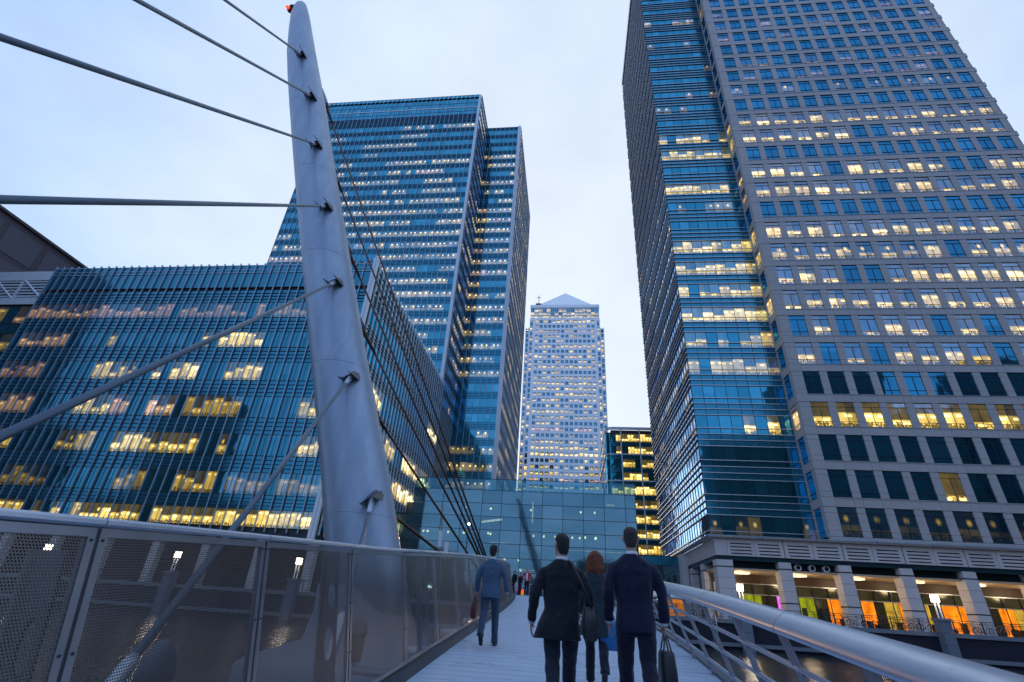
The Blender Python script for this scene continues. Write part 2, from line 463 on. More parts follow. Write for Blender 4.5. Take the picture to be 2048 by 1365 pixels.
# floor plan of lights: (chance, hue, level) by floor
RTL = {0: (1, .35, .12), 1: (.0, 0, 0), 2: (0, 0, 0), 3: (1, .25, 2.0), 4: (0, 0, 0), 5: (.7, .2, .9), 6: (.7, .2, .9), 7: (.95, .18, 1.35), 8: (.85, .2, 1.35),
       9: (.95, .45, 1.0), 10: (.9, .22, 1.35), 11: (0, 0, 0), 12: (.75, .2, 1.3), 13: (.85, .2, 1.3), 14: (0, 0, 0), 15: (.75, .22, 1.3), 16: (.75, .22, 1.3),
       17: (.1, .5, .3), 18: (.6, .5, .35), 19: (.5, .85, .24), 20: (.5, .85, .24), 21: (.1, .9, .2), 22: (.3, .9, .2), 23: (.35, .9, .22)}
RTB = {0: (.8, .4, .2), 3: (.75, .22, 1.5), 5: (.8, .4, .6), 6: (.8, .4, .6), 7: (.97, .32, 1.25), 8: (.85, .3, 1.1), 9: (.95, .5, .9), 10: (.95, .32, 1.2), 12: (.6, .6, .5),
       13: (.95, .36, 1.1), 15: (.95, .4, 1.1), 16: (.9, .4, 1.0), 18: (.3, .7, .5), 19: (.35, .8, .5), 21: (.3, .8, .35), 23: (.3, .8, .35), 25: (.5, .8, .5)}
stuff_w, stuff_s, stuff_p = MB(), MB(), MB()
def solid(mb, me_src_fn): me_src_fn(mb)
for k in range(32):
    zt = 12.4 + PZ * k
    ch, hue, lev = RTL.get(k, (0.25, .9, .2))
    run = 0
    for i in range(NB):
        x = WX0 + 3.0 * i
        on = rg.random() < ch
        l = lev * rg.uniform(0.55, 1.25) if on else 0
        hu = min(1, max(0, hue + rg.uniform(-.14, .14)))
        if k in (15, 16) and i in (8, 9, 10, 11, 13): hu = 0.12; l = 0.9
        if k in (12, 10) and i in (9, 11, 12): hu = 0.15; l = 0.9
        if k == 1: l = 1.6 if i == 4 else 0; hu = 0.0
        if k == 9 and i == 8: l = 0
        st = 1.0 if k in (0, 18) else (0.5 if k == 9 else 0.0)
        sd = rg.random()
        c = (l, hu, sd, st)
        if k < 21:
            put('window', me_win, (x, 61.44, zt - 3.2), RT, color=c)
            put('spandrel_panel', me_sp, (x, 61.3, zt + 0.0), RT)
            put('pier_panel', me_pier, (x + 2.05, 61.3, zt - 3.2), RT)
        else:
            stuff_w.T = Matrix.Translation((x, 61.44, zt - 3.2)); g_pane(stuff_w, 2.05, 3.2, c, trans=[0.2, 0.8], mull=[0.5])
            stuff_s.T = Matrix.Translation((x, 61.3, zt)); stuff_s.box(0, 2.98, 0, 0.5, 0.02, 1.05)
            stuff_p.T = Matrix.Translation((x + 2.05, 61.3, zt - 3.2)); stuff_p.box(0.02, 0.93, 0.03, 0.5, 0.02, 3.18)
stuff_w.build('window_upper', [G_blue_a, DARKM], RT, kind='stuff')
stuff_s.build('spandrel_upper', [STONE], RT, kind='stuff')
stuff_p.build('pier_upper', [STONE], RT, kind='stuff')
# corner pier and return wall beside the bay
m_ = MB(); m_.box(0.02, 1.38, 0.03, 0.5, 0.02, 0.64); m_.box(0.02, 1.38, 0.03, 0.5, 0.67, 2.54); m_.box(0.02, 1.38, 0.03, 0.5, 2.57, 3.18)
m_.box(0.0, 1.38, 0, 0.5, 3.22, 4.25); m_.box(0.02, 0.5, 0.5, 0.9, 0.02, 3.18)
me_c = m_.mesh('corner_pier'); me_c.materials.append(STONE)
m_ = MB(); m_.box(0, 2.6, 0, 0.4, 3.22, 4.25); m_.box(0.0, 0.5, 0, 0.3, 0.02, 3.18)
me_r = m_.mesh('return_band'); me_r.materials.append(STONE)
m_ = MB(); g_pane(m_, 1.6, 3.2, trans=[0.2, 0.8])
me_rw = m_.mesh('return_window'); me_rw.materials.append(G_bay); me_rw.materials.append(DARKM)
for k in range(32):
    zb = 12.4 + PZ * k - 3.2
    put('corner_pier', me_c, (28.8, 61.3, zb), RT)
    put('return_band', me_r, (28.8, 64.4, zb), RT, rz=-math.pi / 2)
    ch, hue, lev = RTB.get(k, (0, 0, 0))
    put('return_window', me_rw, (28.88, 63.85, zb), RT, rz=-math.pi / 2, color=(lev * 0.7 * (rg.random() < ch), 0.12, rg.random(), 0))
# end pier, plain flank and roof band
m_ = MB()
for k in range(32):
    zb = 12.4 + PZ * k - 3.2
    m_.box(72.2, 72.6, 61.28, 61.9, zb + 3.2, zb + 4.27)
m_.box(28.8, 72.35, 61.3, 61.9, 8.75, 9.18); m_.box(28.8, 72.35, 61.3, 61.9, 145.9, 149.3)
m_.box(72.25, 72.4, 61.35, 99, 6.3, 149.0)
m_.build('end_wall', [STONE], RT)
m_ = MB(); m_.box(29.4, 72.2, 62.0, 99, 6.3, 149.0); m_.box(17.0, 29.4, 64.7, 99, 6.3, 149.0); m_.box(17.0, 72.2, 67.3, 99, 0.4, 6.3)
m_.build('inner_walls', [DARKM], RT)
# glass bay
BW = 1.51
m_ = MB(); g_pane(m_, BW, 2.65, mull=None, fr=0.04); m_.box(0, 0.035, -0.07, 0, 0, 2.65, 1)
me_bw = m_.mesh('bay_window'); me_bw.materials.append(G_bay); me_bw.materials.append(DARKM)
m_ = MB(); m_.face([(0.03, 0, 0), (BW, 0, 0), (BW, 0, 1.62), (0.03, 0, 1.62)]); m_.box(0, 0.035, -0.06, 0.0, 0, 1.62, 1)
me_bs = m_.mesh('bay_spandrel'); me_bs.materials.append(SP_bay); me_bs.materials.append(DARKM)
side_w, side_m = MB(), MB()
nside = 23
for k in range(32):
    h = 11.58 + PZ * k
    ch, hue, lev = RTB.get(k, (0, 0, 0))
    for i in range(8):
        x = 16.72 + i * BW
        on = rg.random() < ch and not (k == 3 and i < 3)
        c = (lev * rg.uniform(.6, 1.2) if on else 0, min(1, max(0, hue + rg.uniform(-.1, .1))), rg.random(), 1.0 if k in (0, 12, 18, 19, 21, 23) else 0.0)
        put('bay_window', me_bw, (x, 64.4, h - 2.65), RT, color=c)
        if k > 0: put('bay_spandrel', me_bs, (x, 64.4, h - 4.27), RT)
    for i in range(nside):
        y = 64.45 + 1.5 * (i + 1)
        side_w.T = fT('W', y, h - 2.65, 16.72)
        on = rg.random() < (0.35 if k < 12 else 0.12)
        side_w.face([(0.03, 0, 0), (1.47, 0, 0), (1.47, 0, 2.65), (0.03, 0, 2.65)], 0, None, (0.35 * on, 0.3, rg.random(), 1))
        side_w.face([(0.03, 0, -1.62), (1.47, 0, -1.62), (1.47, 0, -0.02), (0.03, 0, -0.02)], 0, None, (0, 0, rg.random(), 0))
side_w.build('side_glazing', [G_side], RT, kind='stuff')
for i in range(nside + 1):
    m_ = MB(); m_.box(16.66, 16.74, 64.42 + 1.5*i, 64.46 + 1.5*i, 8.7, 147); m_.build('side_mullion', [DARKM], RT)
m_ = MB(); m_.box(16.54, 28.78, 64.24, 64.4, 0, 0.09); m_.box(16.54, 16.7, 64.4, 99.2, 0, 0.09)
me_bar = m_.mesh('louvre_bar'); me_bar.materials.append(BARM)
for k in range(32):
    for off in (0, -1.85, -2.65, -3.45):
        z = 11.58 + PZ * k + off
        if z > 8.9: put('louvre_bar', me_bar, (0, 0, z - 0.06), RT)
m_ = MB(); m_.box(16.5, 29, 64.2, 99, 147.2, 149.0); m_.build('roof_band', [BARM], RT)
# podium: cornice, vented fascia, dark band
m_ = MB()
prof = [(0, 8.42), (-0.55, 8.46), (-0.7, 8.56), (-0.7, 8.66), (-0.55, 8.76), (0, 8.80)]
rings = []
for (px, py, sx, sy) in ((75, 61.1, 0, 1), (16.1, 61.1, 1, 1), (16.1, 99, 1, 0)):
    rings.append([(px + q[0]*sx, py + q[0]*sy, q[1]) for q in prof])
m_.rings(rings, cap=True, smooth=False); m_.build('cornice', [CORN], RT)
m_ = MB(); m_.box(16.2, 75, 61.15, 64.6, 8.3, 8.5); m_.build('cornice_ledge', [STONE], RT)
m_ = MB()
W_, z0_, z1_ = 2.98, 6.68, 8.40
m_.box(0.01, 0.38, 0, 0.16, z0_, z1_); m_.box(2.6, W_ - 0.01, 0, 0.16, z0_, z1_)
zz = [6.68, 6.90, 7.24, 7.58, 7.92, 8.40]
m_.box(0.38, 2.6, 0, 0.16, 6.68, 6.86)
for a in (6.98, 7.32, 7.66): m_.box(0.38, 2.6, 0, 0.16, a, a + 0.22)
m_.box(0.38, 2.6, 0, 0.16, 8.0, 8.40); m_.box(0.38, 2.6, 0.17, 0.2, 6.8, 8.1, 1)
me_v = m_.mesh('vent_panel'); me_v.materials.append(STONE_L); me_v.materials.append(SLOT)
for i in range(18):
    put('vent_panel', me_v, (17.45 + (i // 2) * 6.05 + (i % 2) * 2.62 - 0.02*0, 60.95, 0), RT) if i % 2 == 0 else put('vent_panel', me_v, (17.45 + (i // 2) * 6.05 + 3.0, 60.95, 0), RT)
m_ = MB(); m_.box(16.15, 17.43, 60.95, 61.15, 6.68, 8.40); m_.build('fascia_panel', [STONE_L], RT)
for i in range(12):
    m_ = MB(); m_.box(16.15, 16.3, 61.17 + i*3.1, 61.17 + i*3.1 + 3.07, 6.68, 8.40); m_.build('fascia_panel', [STONE_L], RT)
m_ = MB(); m_.box(16.3, 75, 61.15, 61.6, 6.20, 6.66); m_.box(16.3, 16.7, 61.6, 99, 6.20, 6.66); m_.build('dark_band', [DGREEN], RT)
# columns
def column(x, y, w, d=1.5):
    m_ = MB(); m_.box(x + .04, x + w - .04, y + .04, y + d - .04, 0.4, 6.25)
    for z in (2.28, 5.55): m_.box(x - 0.02, x + w + 0.02, y - 0.02, y + d + 0.02, z - 0.05, z + 0.05)
    c = m_.build('column', [DARKM], RT); parentable(c)
    for a, b2 in ((0.41, 1.30), (1.32, 2.22), (2.34, 3.38), (3.41, 4.44), (4.47, 5.49), (5.61, 6.24)):
        mm = MB(); mm.box(x, x + w, y, y + d, a, b2); o = mm.build('stone_block', [STONE_L], None)
        o.parent = c
    return c
cols = [(16.1, 1.76)] + [(22.64 + 6.06 * i, 1.27) for i in range(9)]
for x, w in cols: column(x, 61.0, w)
for y in (67.2, 73.4, 79.6): column(16.1, y, 1.4)
# shop fronts behind the columns
SOFF = M_plain("soffit_plaster", (0.55, 0.42, 0.28), 0.7)
DBR = M_plain("dark_brown_fascia", (0.035, 0.015, 0.008), 0.5)
GREYG = M_plain("dim_grey_glass", (0.06, 0.065, 0.04), 0.15, 0.3)
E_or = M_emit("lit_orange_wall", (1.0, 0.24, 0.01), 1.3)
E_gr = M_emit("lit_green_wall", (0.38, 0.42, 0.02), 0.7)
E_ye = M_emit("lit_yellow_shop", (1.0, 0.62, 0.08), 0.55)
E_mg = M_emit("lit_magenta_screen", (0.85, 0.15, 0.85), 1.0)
E_wh = M_emit("lamp_glass_white", (1.0, 0.86, 0.66), 9.0)
E_warm = M_emit("warm_disc_light", (1.0, 0.78, 0.45), 1.9)
m_ = MB(); m_.box(16.3, 75, 61.6, 67.25, 5.32, 5.5); m_.build('soffit', [SOFF], RT)
m_ = MB(); m_.box(17.0, 75, 66.9, 67.2, 4.35, 5.32); m_.build('shop_fascia', [DBR], RT)
m_ = MB(); m_.box(17.0, 75, 66.75, 66.9, 4.28, 4.36); m_.box(17.0, 75, 66.75, 66.9, 3.18, 3.25); m_.build('shop_transom', [BARM], RT)
def lv(x0, x1):
    m_ = MB(); m_.box(x0, x1, 62.0, 62.1, 5.5, 6.2, 1)
    for j in range(6): m_.box(x0, x1, 61.85, 62.0, 5.55 + j*0.115, 5.59 + j*0.115, 0)
    m_.build('louvre_grille', [DGREEN, SLOT], RT)
for i in range(9):
    a = 17.9 if i == 0 else 23.95 + 6.06 * (i - 1); b2 = 22.6 + 6.06 * i
    lv(a, b2)
    if i == 1:
        for j in range(3):
            m_ = MB(); cx = a + 0.85 + j * 1.45; rr = []
            for r0, yy in ((0.22, 61.5), (0.33, 61.5), (0.36, 61.56), (0.36, 61.95)):
                rr.append([(cx + math.cos(q)*r0, yy, 5.84 + math.sin(q)*r0) for q in [2*math.pi*s_/24 for s_ in range(24)]])
            m_.rings(rr, cap=False); m_.disc((cx, 61.6, 5.84), 0.24, 'y', m=1); m_.build('round_duct', [FINL, SLOT], RT)
    if 1:
        m_ = MB(); cx, cy = (a + b2) / 2 - 0.9, 64.0; rr = []
        for r0, zz_ in ((0.95, 5.31), (1.0, 5.24), (0.98, 5.14), (0.8, 5.10)):
            rr.append([(cx + math.cos(q)*r0*1.1, cy + math.sin(q)*r0*0.7, zz_) for q in [2*math.pi*s_/24 for s_ in range(24)]])
        m_.rings(rr, cap=True); m_.build('soffit_light', [E_warm], RT)
        ld = bpy.data.lights.new('soffit_lamp', 'POINT'); ld.energy = 230; ld.color = (1.0, 0.72, 0.42); ld.shadow_soft_size = 0.5
        lo = bpy.data.objects.new('soffit_lamp', ld); COL.objects.link(lo); lo.location = (cx, cy, 4.7)
    for j in range(3):
        m_ = MB(); xa = 1.095*(a + (b2 - a) * j / 3); xb = 1.095*(a + (b2 - a) * (j + 1) / 3)
        m_.box(xa + 0.04, xb - 0.04, 66.95, 67.0, 3.27, 4.26); m_.build('upper_pane', [GREYG], RT)
    def sp_(f0, f1, mat, z1=3.16):
        m_ = MB(); m_.box(1.095*(a + (b2-a)*f0) + .05, 1.095*(a + (b2-a)*f1) - .05, 66.97, 67.05, 0.46, z1); m_.build('shop_panel', [mat], RT)
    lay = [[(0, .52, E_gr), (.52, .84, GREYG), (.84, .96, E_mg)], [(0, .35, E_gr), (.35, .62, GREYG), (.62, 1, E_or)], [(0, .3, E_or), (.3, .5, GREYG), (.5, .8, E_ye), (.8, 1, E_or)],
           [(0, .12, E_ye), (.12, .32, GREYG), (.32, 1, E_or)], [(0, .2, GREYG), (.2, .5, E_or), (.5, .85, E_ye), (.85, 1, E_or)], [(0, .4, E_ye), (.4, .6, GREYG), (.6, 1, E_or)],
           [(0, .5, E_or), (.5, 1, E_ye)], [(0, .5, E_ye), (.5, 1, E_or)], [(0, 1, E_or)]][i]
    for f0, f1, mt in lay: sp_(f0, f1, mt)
    for j in range(7):
        xs_ = 1.09*(a + (b2 - a)*rg.random()); hh = rg.choice([.45, .75, .8, 1.1, 1.7]); ww = rg.uniform(.12, .5)
        m_ = MB(); m_.box(xs_, xs_ + ww, 66.3, 66.7, .42, .42 + hh)
        if hh < .9: m_.box(xs_ - .1, xs_ + ww + .1, 66.25, 66.75, .42 + hh + .01, .46 + hh)
        m_.build('display_stand', [rg.choice([DBR, DARKM, GREYG])], RT)
    for j in range(3):
        m_ = MB(); zz_ = .95 + j*.62; m_.box(1.095*(a + (b2-a)*.45), 1.095*(a + (b2-a)*.62), 66.75, 66.9, zz_, zz_ + .04); m_.build('shelf', [DBR], RT)
    for j in range(4):
        xs_ = 1.095*(a + (b2 - a)*j/3.0); m_ = MB(); m_.box(xs_ - .04, xs_ + .04, 66.72, 66.8, .42, 4.3); m_.build('shop_mullion', [DARKM], RT)
m_ = MB(); m_.box(16.9, 17.0, 66.9, 99, 0.4, 5.32); m_.build('side_shop_wall', [GREYG], RT)
# red bars and a small shrub inside the lit shop
m_ = MB()
for j in range(4): m_.box(37.2 + j*0.22, 37.27 + j*0.22, 66.8, 66.86, 0.46, 2.2 - 0.12*j)
m_.build('red_slat_screen', [M_plain("red_paint", (0.35, 0.03, 0.01), 0.5)], RT)

# ================================================================== LEFT LOW BUILDING
LB = thing('finned_glass_block', 'wide low blue glass block with vertical metal fins behind the mast', 'building', (-28.8, 57, 0.4))
LBX0, LBX1, LY = -83.95, -28.8, 57.0
NL = 40; LW = (LBX1 - 0.7 - LBX0) / NL
wins = [(35.42, 38.15), (30.48, 33.07), (25.36, 28.22), (20.07, 23.12), (15.1, 17.89), (10.38, 13.08), (6.75, 8.77)]
SEG = {0: [(-84.2, -63.4, .30, .9), (-63.4, -55, .22, .9), (-55.1, -36.1, .22, .85)],
       1: [(-82.0, -74.7, .30, .85), (-67.2, -66.0, .35, .3), (-52.7, -43.4, .95, .4)],
       2: [(-83.1, -75.7, .25, .95), (-67.1, -61, .55, .55), (-58, -51.2, 1.1, .4), (-47.4, -42.2, .9, .15)],
       3: [(-79.8, -75.0, .3, .8), (-67.1, -62.5, .75, .4), (-62.1, -59.1, .5, .9), (-57.2, -52.0, .8, .85), (-51.3, -43.3, .4, .05), (-34.9, -32.1, .6, .4)],
       4: [(-76.5, -75.0, .8, .1), (-67.0, -62.5, .4, .15), (-59.2, -51.0, 1.0, .35), (-50.6, -47.1, 1.0, .2), (-44.3, -42.8, .8, .15), (-34.1, -30.8, .9, .45)],
       5: [(-73.5, -66.1, .15, .1), (-57.2, -52.0, .25, .05), (-48.2, -43.2, .6, .1), (-41.9, -29.6, .18, .7)],
       6: [(-80.0, -70, .9, .15), (-70, -60, .6, .15), (-60, -28.6, 1.15, .3)]}
me_lw = []
for a, b2 in wins:
    m_ = MB(); g_pane(m_, LW, b2 - a, fr=0.06); m_.box(LW*.5-.02, LW*.5+.02, -.03, 0, 0, b2-a, 1)
    me = m_.mesh('window'); me.materials.append(G_teal); me.materials.append(DARKM); me_lw.append(me)
rg = random.Random(21)
for r_i, (a, b2) in enumerate(wins):
    for i in range(NL):
        x = LBX0 + i * LW; xc = x + LW/2; l = 0; hu = .5
        for s0, s1, lv_, h_ in SEG[r_i]:
            if s0 <= xc <= s1 and rg.random() < 0.93: l = 1.2 * lv_ * rg.uniform(.6, 1.2); hu = min(1, max(0, h_ + rg.uniform(-.08, .08)))
        put('window', me_lw[r_i], (x, LY, a), LB, color=(l, hu, rg.random(), 0.0 if rg.random() < .8 else 0.4))
sps = [(38.15, 40.3), (33.07, 35.42), (28.22, 30.48), (23.12, 25.36), (17.89, 20.07), (13.08, 15.1), (8.77, 10.38)]
def g_spand(mb, w, h, nr=3, m0=0, m1=1):
    mb.face([(0.02, 0.02, 0), (w-.02, 0.02, 0), (w-.02, 0.02, h), (0.02, 0.02, h)], m0)
    for j in range(nr): z = h*(j+1)/(nr+1); mb.box(0, w, -0.1, 0.02, z-.035, z+.035, m1, '+y -x +x')
for a, b2 in sps:
    m_ = MB(); g_spand(m_, LW, b2 - a); me = m_.mesh('spandrel_panel'); me.materials.append(SP_teal); me.materials.append(RAILB)
    for i in range(NL): put('spandrel_panel', me, (LBX0 + i*LW, LY, a), LB)
m_ = MB(); g_pane(m_, LW, 2.75, fr=0.06); me = m_.mesh('plant_screen_pane'); me.materials.append(SP_teal); me.materials.append(DARKM)
for i in range(NL): put('plant_screen_pane', me, (LBX0 + i*LW, LY, 40.85), LB)
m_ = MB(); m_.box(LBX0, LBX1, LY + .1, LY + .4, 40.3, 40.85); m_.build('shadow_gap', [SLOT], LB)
m_ = MB(); m_.box(LBX0, LBX1, LY - .02, LY + .2, 43.6, 43.75); m_.box(LBX0, LBX1, LY - .02, LY + .2, 44.2, 44.32); m_.box(LBX0, LBX1, LY - .02, LY + .3, 45.0, 45.15); m_.build('roof_rail', [FIN], LB)
m_ = MB(); m_.box(LBX0, LBX1, LY+.03, LY + .1, 43.6, 45.0); m_.build('roof_screen', [SP_teal], LB)
def fin(root, face, u, plane, z0, z1, d=0.25, w=0.1, mat=None, name='fin'):
    m_ = MB(); m_.T = fT(face, u, 0, plane); m_.box(-w/2, w/2, -d, 0.0, z0, z1)
    m_.box(-w/2 - 0.015, w/2 + 0.015, -d - 0.025, -d, z0, z1)
    return m_.build(name, [mat or FIN], root)
for i in range(NL + 1): fin(LB, 'S', LBX0 + i*LW, LY, 6.3, 45.35, .20, .085)
# side face to +x
NS = 29; SW = 1.5
lbs, lbsp = MB(), MB()
for r_i, (a, b2) in enumerate(wins):
    runs = rnd_runs(rg, NS, 0.85 if r_i >= 3 else 0.25, (3, 9))
    for i in range(NS):
        on, hu, base = runs[i]
        lbs.T = fT('E', LY + .6 + i*SW, a, LBX1)
        lbs.face([(0.03, 0, 0), (SW-.03, 0, 0), (SW-.03, 0, b2-a), (0.03, 0, b2-a)], 0, None, ((3.2*base if on else 0), .10, rg.random(), 0))
for a, b2 in sps + [(40.85, 45.0)]:
    for i in range(NS): lbsp.T = fT('E', LY + .6 + i*SW, a, LBX1); g_spand(lbsp, SW, b2 - a)
lbs.build('side_windows', [G_teal_a], LB, kind='stuff'); lbsp.build('side_spandrels', [SP_teal, RAILB], LB, kind='stuff')
for i in range(NS + 1): fin(LB, 'E', LY + .6 + i*SW, LBX1, 6.3, 45.35, 0.20, 0.07, mat=FINL, name='side_fin')
m_ = MB(); m_.box(LBX1 - .75, LBX1 - .35, LY - .3, LY + .1, 5.6, 46); m_.box(LBX1 - .28, LBX1 + .05, LY - .3, LY + .1, 5.6, 46); m_.box(LBX1-.35, LBX1-.28, LY-.2, LY, 5.6, 46); m_.build('corner_post', [FINL], LB)
m_ = MB(); m_.box(LBX0 + .2, LBX1 - .15, LY + .15, 100.9, 5.9, 44.9); m_.box(LBX0+.2, LBX1-6, 64, 100, 0.4, 5.9); m_.build('inner_walls', [DARKM], LB)
m_ = MB(); m_.box(LBX0, LBX1, LY - .1, 72, 5.6, 5.9); m_.build('soffit', [M_plain("dim_soffit", (0.10, 0.09, 0.09), .6)], LB)
for x in (-28.9, -35.2, -41.8, -48.1, -54.8, -61.5, -68.2, -75):
    m_ = MB(); m_.box(x - .45, x + .45, 57.2, 58.1, 0.4, 5.6); m_.build('column', [STONE_L], LB)
m_ = MB(); m_.box(-84, -29, 63.6, 63.9, 0.4, 5.6); m_.build('ground_floor_wall', [DBR], LB)

# ================================================================== LEFT ANNEX with white louvred frame
AN = thing('louvred_annex', 'small glass annex at far left under a white steel louvre screen', 'building', (-90, 59, 0.4))
rg = random.Random(4)
AX0, AX1, AY = -112.0, -84.6, 58.5
m_ = MB(); m_.box(AX0, AX1, AY + .2, 90, 0.4, 44.6); m_.build('walls', [DARKM], AN)
aw = (AX1 - AX0) / 14
m_ = MB(); g_pane(m_, aw, 3.3, fr=.07); me = m_.mesh('window'); me.materials.append(G_teal); me.materials.append(DARKM)
m_ = MB(); g_pane(m_, aw, 1.85, fr=.07); me2 = m_.mesh('spandrel_pane'); me2.materials.append(SP_teal); me2.materials.append(DARKM)
for j in range(7):
    zt = 38.8 - j*5.15
    for i in range(14):
        l = rg.choice([0, 0, .25, .5, .9]) if j else rg.choice([0, 0, .3])
        put('window', me, (AX0 + i*aw, AY, zt - 3.3), AN, color=(l, rg.uniform(.1, .9), rg.random(), 0))
        put('spandrel_pane', me2, (AX0 + i*aw, AY, zt - 5.15), AN)
m_ = MB(); m_.box(AX0, AX1, AY - .3, AY, 43.8, 45.6); m_.build('top_beam', [FINL], AN)
m_ = MB(); m_.box(AX0, AX1, AY - .3, AY, 39.0, 40.3); m_.build('bottom_beam', [FINL], AN)
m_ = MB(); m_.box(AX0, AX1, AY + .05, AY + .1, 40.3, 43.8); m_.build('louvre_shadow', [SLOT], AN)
for j in range(6):
    m_ = MB(); m_.box(AX0, AX1, AY - .15, AY + .02, 40.55 + j*.58, 40.85 + j*.58); m_.build('louvre_blade', [FINL], AN)
for i in range(5):
    xx = AX1 - 1.2 - i*5.4
    m_ = MB(); m_.box(xx, xx + .45, AY - .22, AY, 40.3, 43.8); m_.build('louvre_post', [FINL], AN)
    m_ = MB(); m_.tube([(xx, AY - .2, 40.3), (xx - 4.8, AY - .2, 43.8)], .17, 6, smooth=False); m_.build('louvre_brace', [FINL], AN)

# ================================================================== BROWN BUILDING far left
BB = thing('brown_gridded_building', 'dark brown building with square panels behind the annex at far left', 'building', (-100, 60, 0.4))
m_ = MB(); m_.box(-140, -100.1, 35, 110, 0.4, 57.0); m_.build('walls', [BROWN], BB)
m_ = MB(); m_.box(-.0, 6.2, 0, 0.12, 0, 5.2); me = m_.mesh('wall_panel'); me.materials.append(BROWNP)
for j in range(5):
    for i in range(10):
        put('wall_panel', me, (-100.0, 35.6 + i*7.3, 50.6 - j*6.3), BB, rz=math.pi/2)
m_ = MB(); m_.box(-141, -99.6, 34.6, 110.4, 57.0, 57.5); m_.build('roof_edge', [BROWN], BB)

# ================================================================== LEFT TOWER
LT = thing('stepped_glass_tower', 'tall stepped blue glass tower rising behind the low finned block', 'building', (-28.8, 101, 0.4))
rg = random.Random(8)
TX0, TX1, TY = -83.3, -28.8, 101.0
NT_ = 36; TW = (TX1 - .9 - TX0) / NT_
ZC0 = 53.4 - 4.05 * 3; TP = 4.06
m_ = MB(); g_pane(m_, TW, 2.3, fr=.06); me_tw = m_.mesh('window'); me_tw.materials.append(G_lt); me_tw.materials.append(DARKM)
def tower_face(face, u0, n, w, plane, k0, k1, indiv, root, p_on, hue0, st, mats, name, skip=()):
    sw, ss = MB(), MB()
    for k in range(k0, k1):
        zc = ZC0 + TP * k
        runs = rnd_runs(rg, n, 0 if k in skip else p_on(k))
        for i in range(n):
            on, hu, base = runs[i]
            c = (base * 1.15 * (rg.random() < .92) if on else 0, min(1, max(0, hu + hue0)), rg.random(), st)
            u = u0 + i*w
            if indiv(k): put('window', me_tw, floc(face, u, zc - 1.15, plane), root, color=c, rz=FROT[face])
            else:
                sw.T = fT(face, u, zc - 1.15, plane)
                sw.face([(0.03, 0, 0.03), (w-.03, 0, 0.03), (w-.03, 0, 2.27), (0.03, 0, 2.27)], 0, None, c)
                sw.box(0, w, -.06, 0, -0.03, .04, 1, '+y -x +x -z'); sw.box(0, w, -.06, 0, 2.26, 2.33, 1, '+y -x +x')
            ss.T = fT(face, u, zc + 1.15, plane); g_spand(ss, w, TP - 2.3, 3, 0, 1)
    if sw.v: sw.build(name + '_windows', [mats[0], DARKM], root, kind='stuff')
    ss.build(name + '_spandrels', [SP_blue, RAILB], root, kind='stuff')
pf = lambda k: 0.78 if k < 14 else (0.62 if k < 20 else 0.35)
tower_face('S', TX0, NT_, TW, TY, 0, 24, lambda k: 1 <= k <= 8, LT, pf, -0.15, 1.0, [G_lt_a], 'front')
for k in range(24, 27):
    zc = ZC0 + TP * k
    ss = MB()
    for i in range(NT_): ss.T = fT('S', TX0 + i*TW, zc - 1.15, TY); g_pane(ss, TW, TP, (0, 0, rg.random(), 0), fr=.06)
    ss.build('crown_glazing', [G_lt_a, RAILB], LT, kind='stuff')
m_ = MB()
for j in range(5): m_.box(TX0, TX1, TY - .12, TY - .02, 137.6 + j*.55, 137.85 + j*.55)
m_.build('plant_louvre', [RAILB], LT)
m_ = MB(); m_.box(TX0, TX1, TY - .1, TY - .02, 143.4, 143.75); m_.build('light_band', [FINL], LT)
m_ = MB(); m_.box(TX0, TX1, TY, 160, 147.6, 148.6); m_.build('roof_edge', [FIN], LT)
m_ = MB(); m_.box(-68, -65.5, 103, 105, 148.6, 150.2); m_.build('roof_hatch', [FINL], LT)
for i in range(NT_ + 1): fin(LT, 'S', TX0 + i*TW, TY, 20, 148.6, .16, .09)
m_ = MB(); m_.box(TX1 - .9, TX1 - .1, TY - .25, TY + .05, 14, 149.3); m_.build('corner_post', [FINL], LT)
# return side and second volume
tower_face('E', TY + .2, 9, 1.42, TX1, 0, 27, lambda k: False, LT, lambda k: .3, .0, 1.0, [G_lt_a], 'return')
for i in range(10): fin(LT, 'E', TY + .2 + i*1.42, TX1, 14, 148.6, .06, .06, mat=FINL, name='side_fin')
tower_face('S', TX1, 7, 1.56, 114.0, -7, 27, lambda k: False, LT, lambda k: 0 if k in (1, 24, 25, 26) else (.9 if k != 0 else .4), -.05, 1.0, [G_lt_a], 'second_front', skip=(1, 2, 24, 25))
for i in range(8): fin(LT, 'S', TX1 + i*1.56, 114.0, 12, 149.0, .16, .08)
m_ = MB(); m_.box(-17.9, -16.9, 113.7, 114.1, 12, 149.7); m_.build('corner_post', [FINL], LT)
tower_face('E', 114.1, 30, 1.5, -16.9, -7, 27, lambda k: False, LT, lambda k: .6, -.3, 1.0, [G_lt_a], 'second_side')
for i in range(31): fin(LT, 'E', 114.1 + i*1.5, -16.9, 12, 149.0, .06, .06, mat=FINL, name='side_fin')
m_ = MB(); m_.box(TX0 + .3, TX1 - .1, TY + .1, 159, 0.4, 148.0); m_.box(TX1 - .2, -17.0, 114.15, 159, 0.4, 149.2); m_.build('inner_walls', [DARKM], LT)

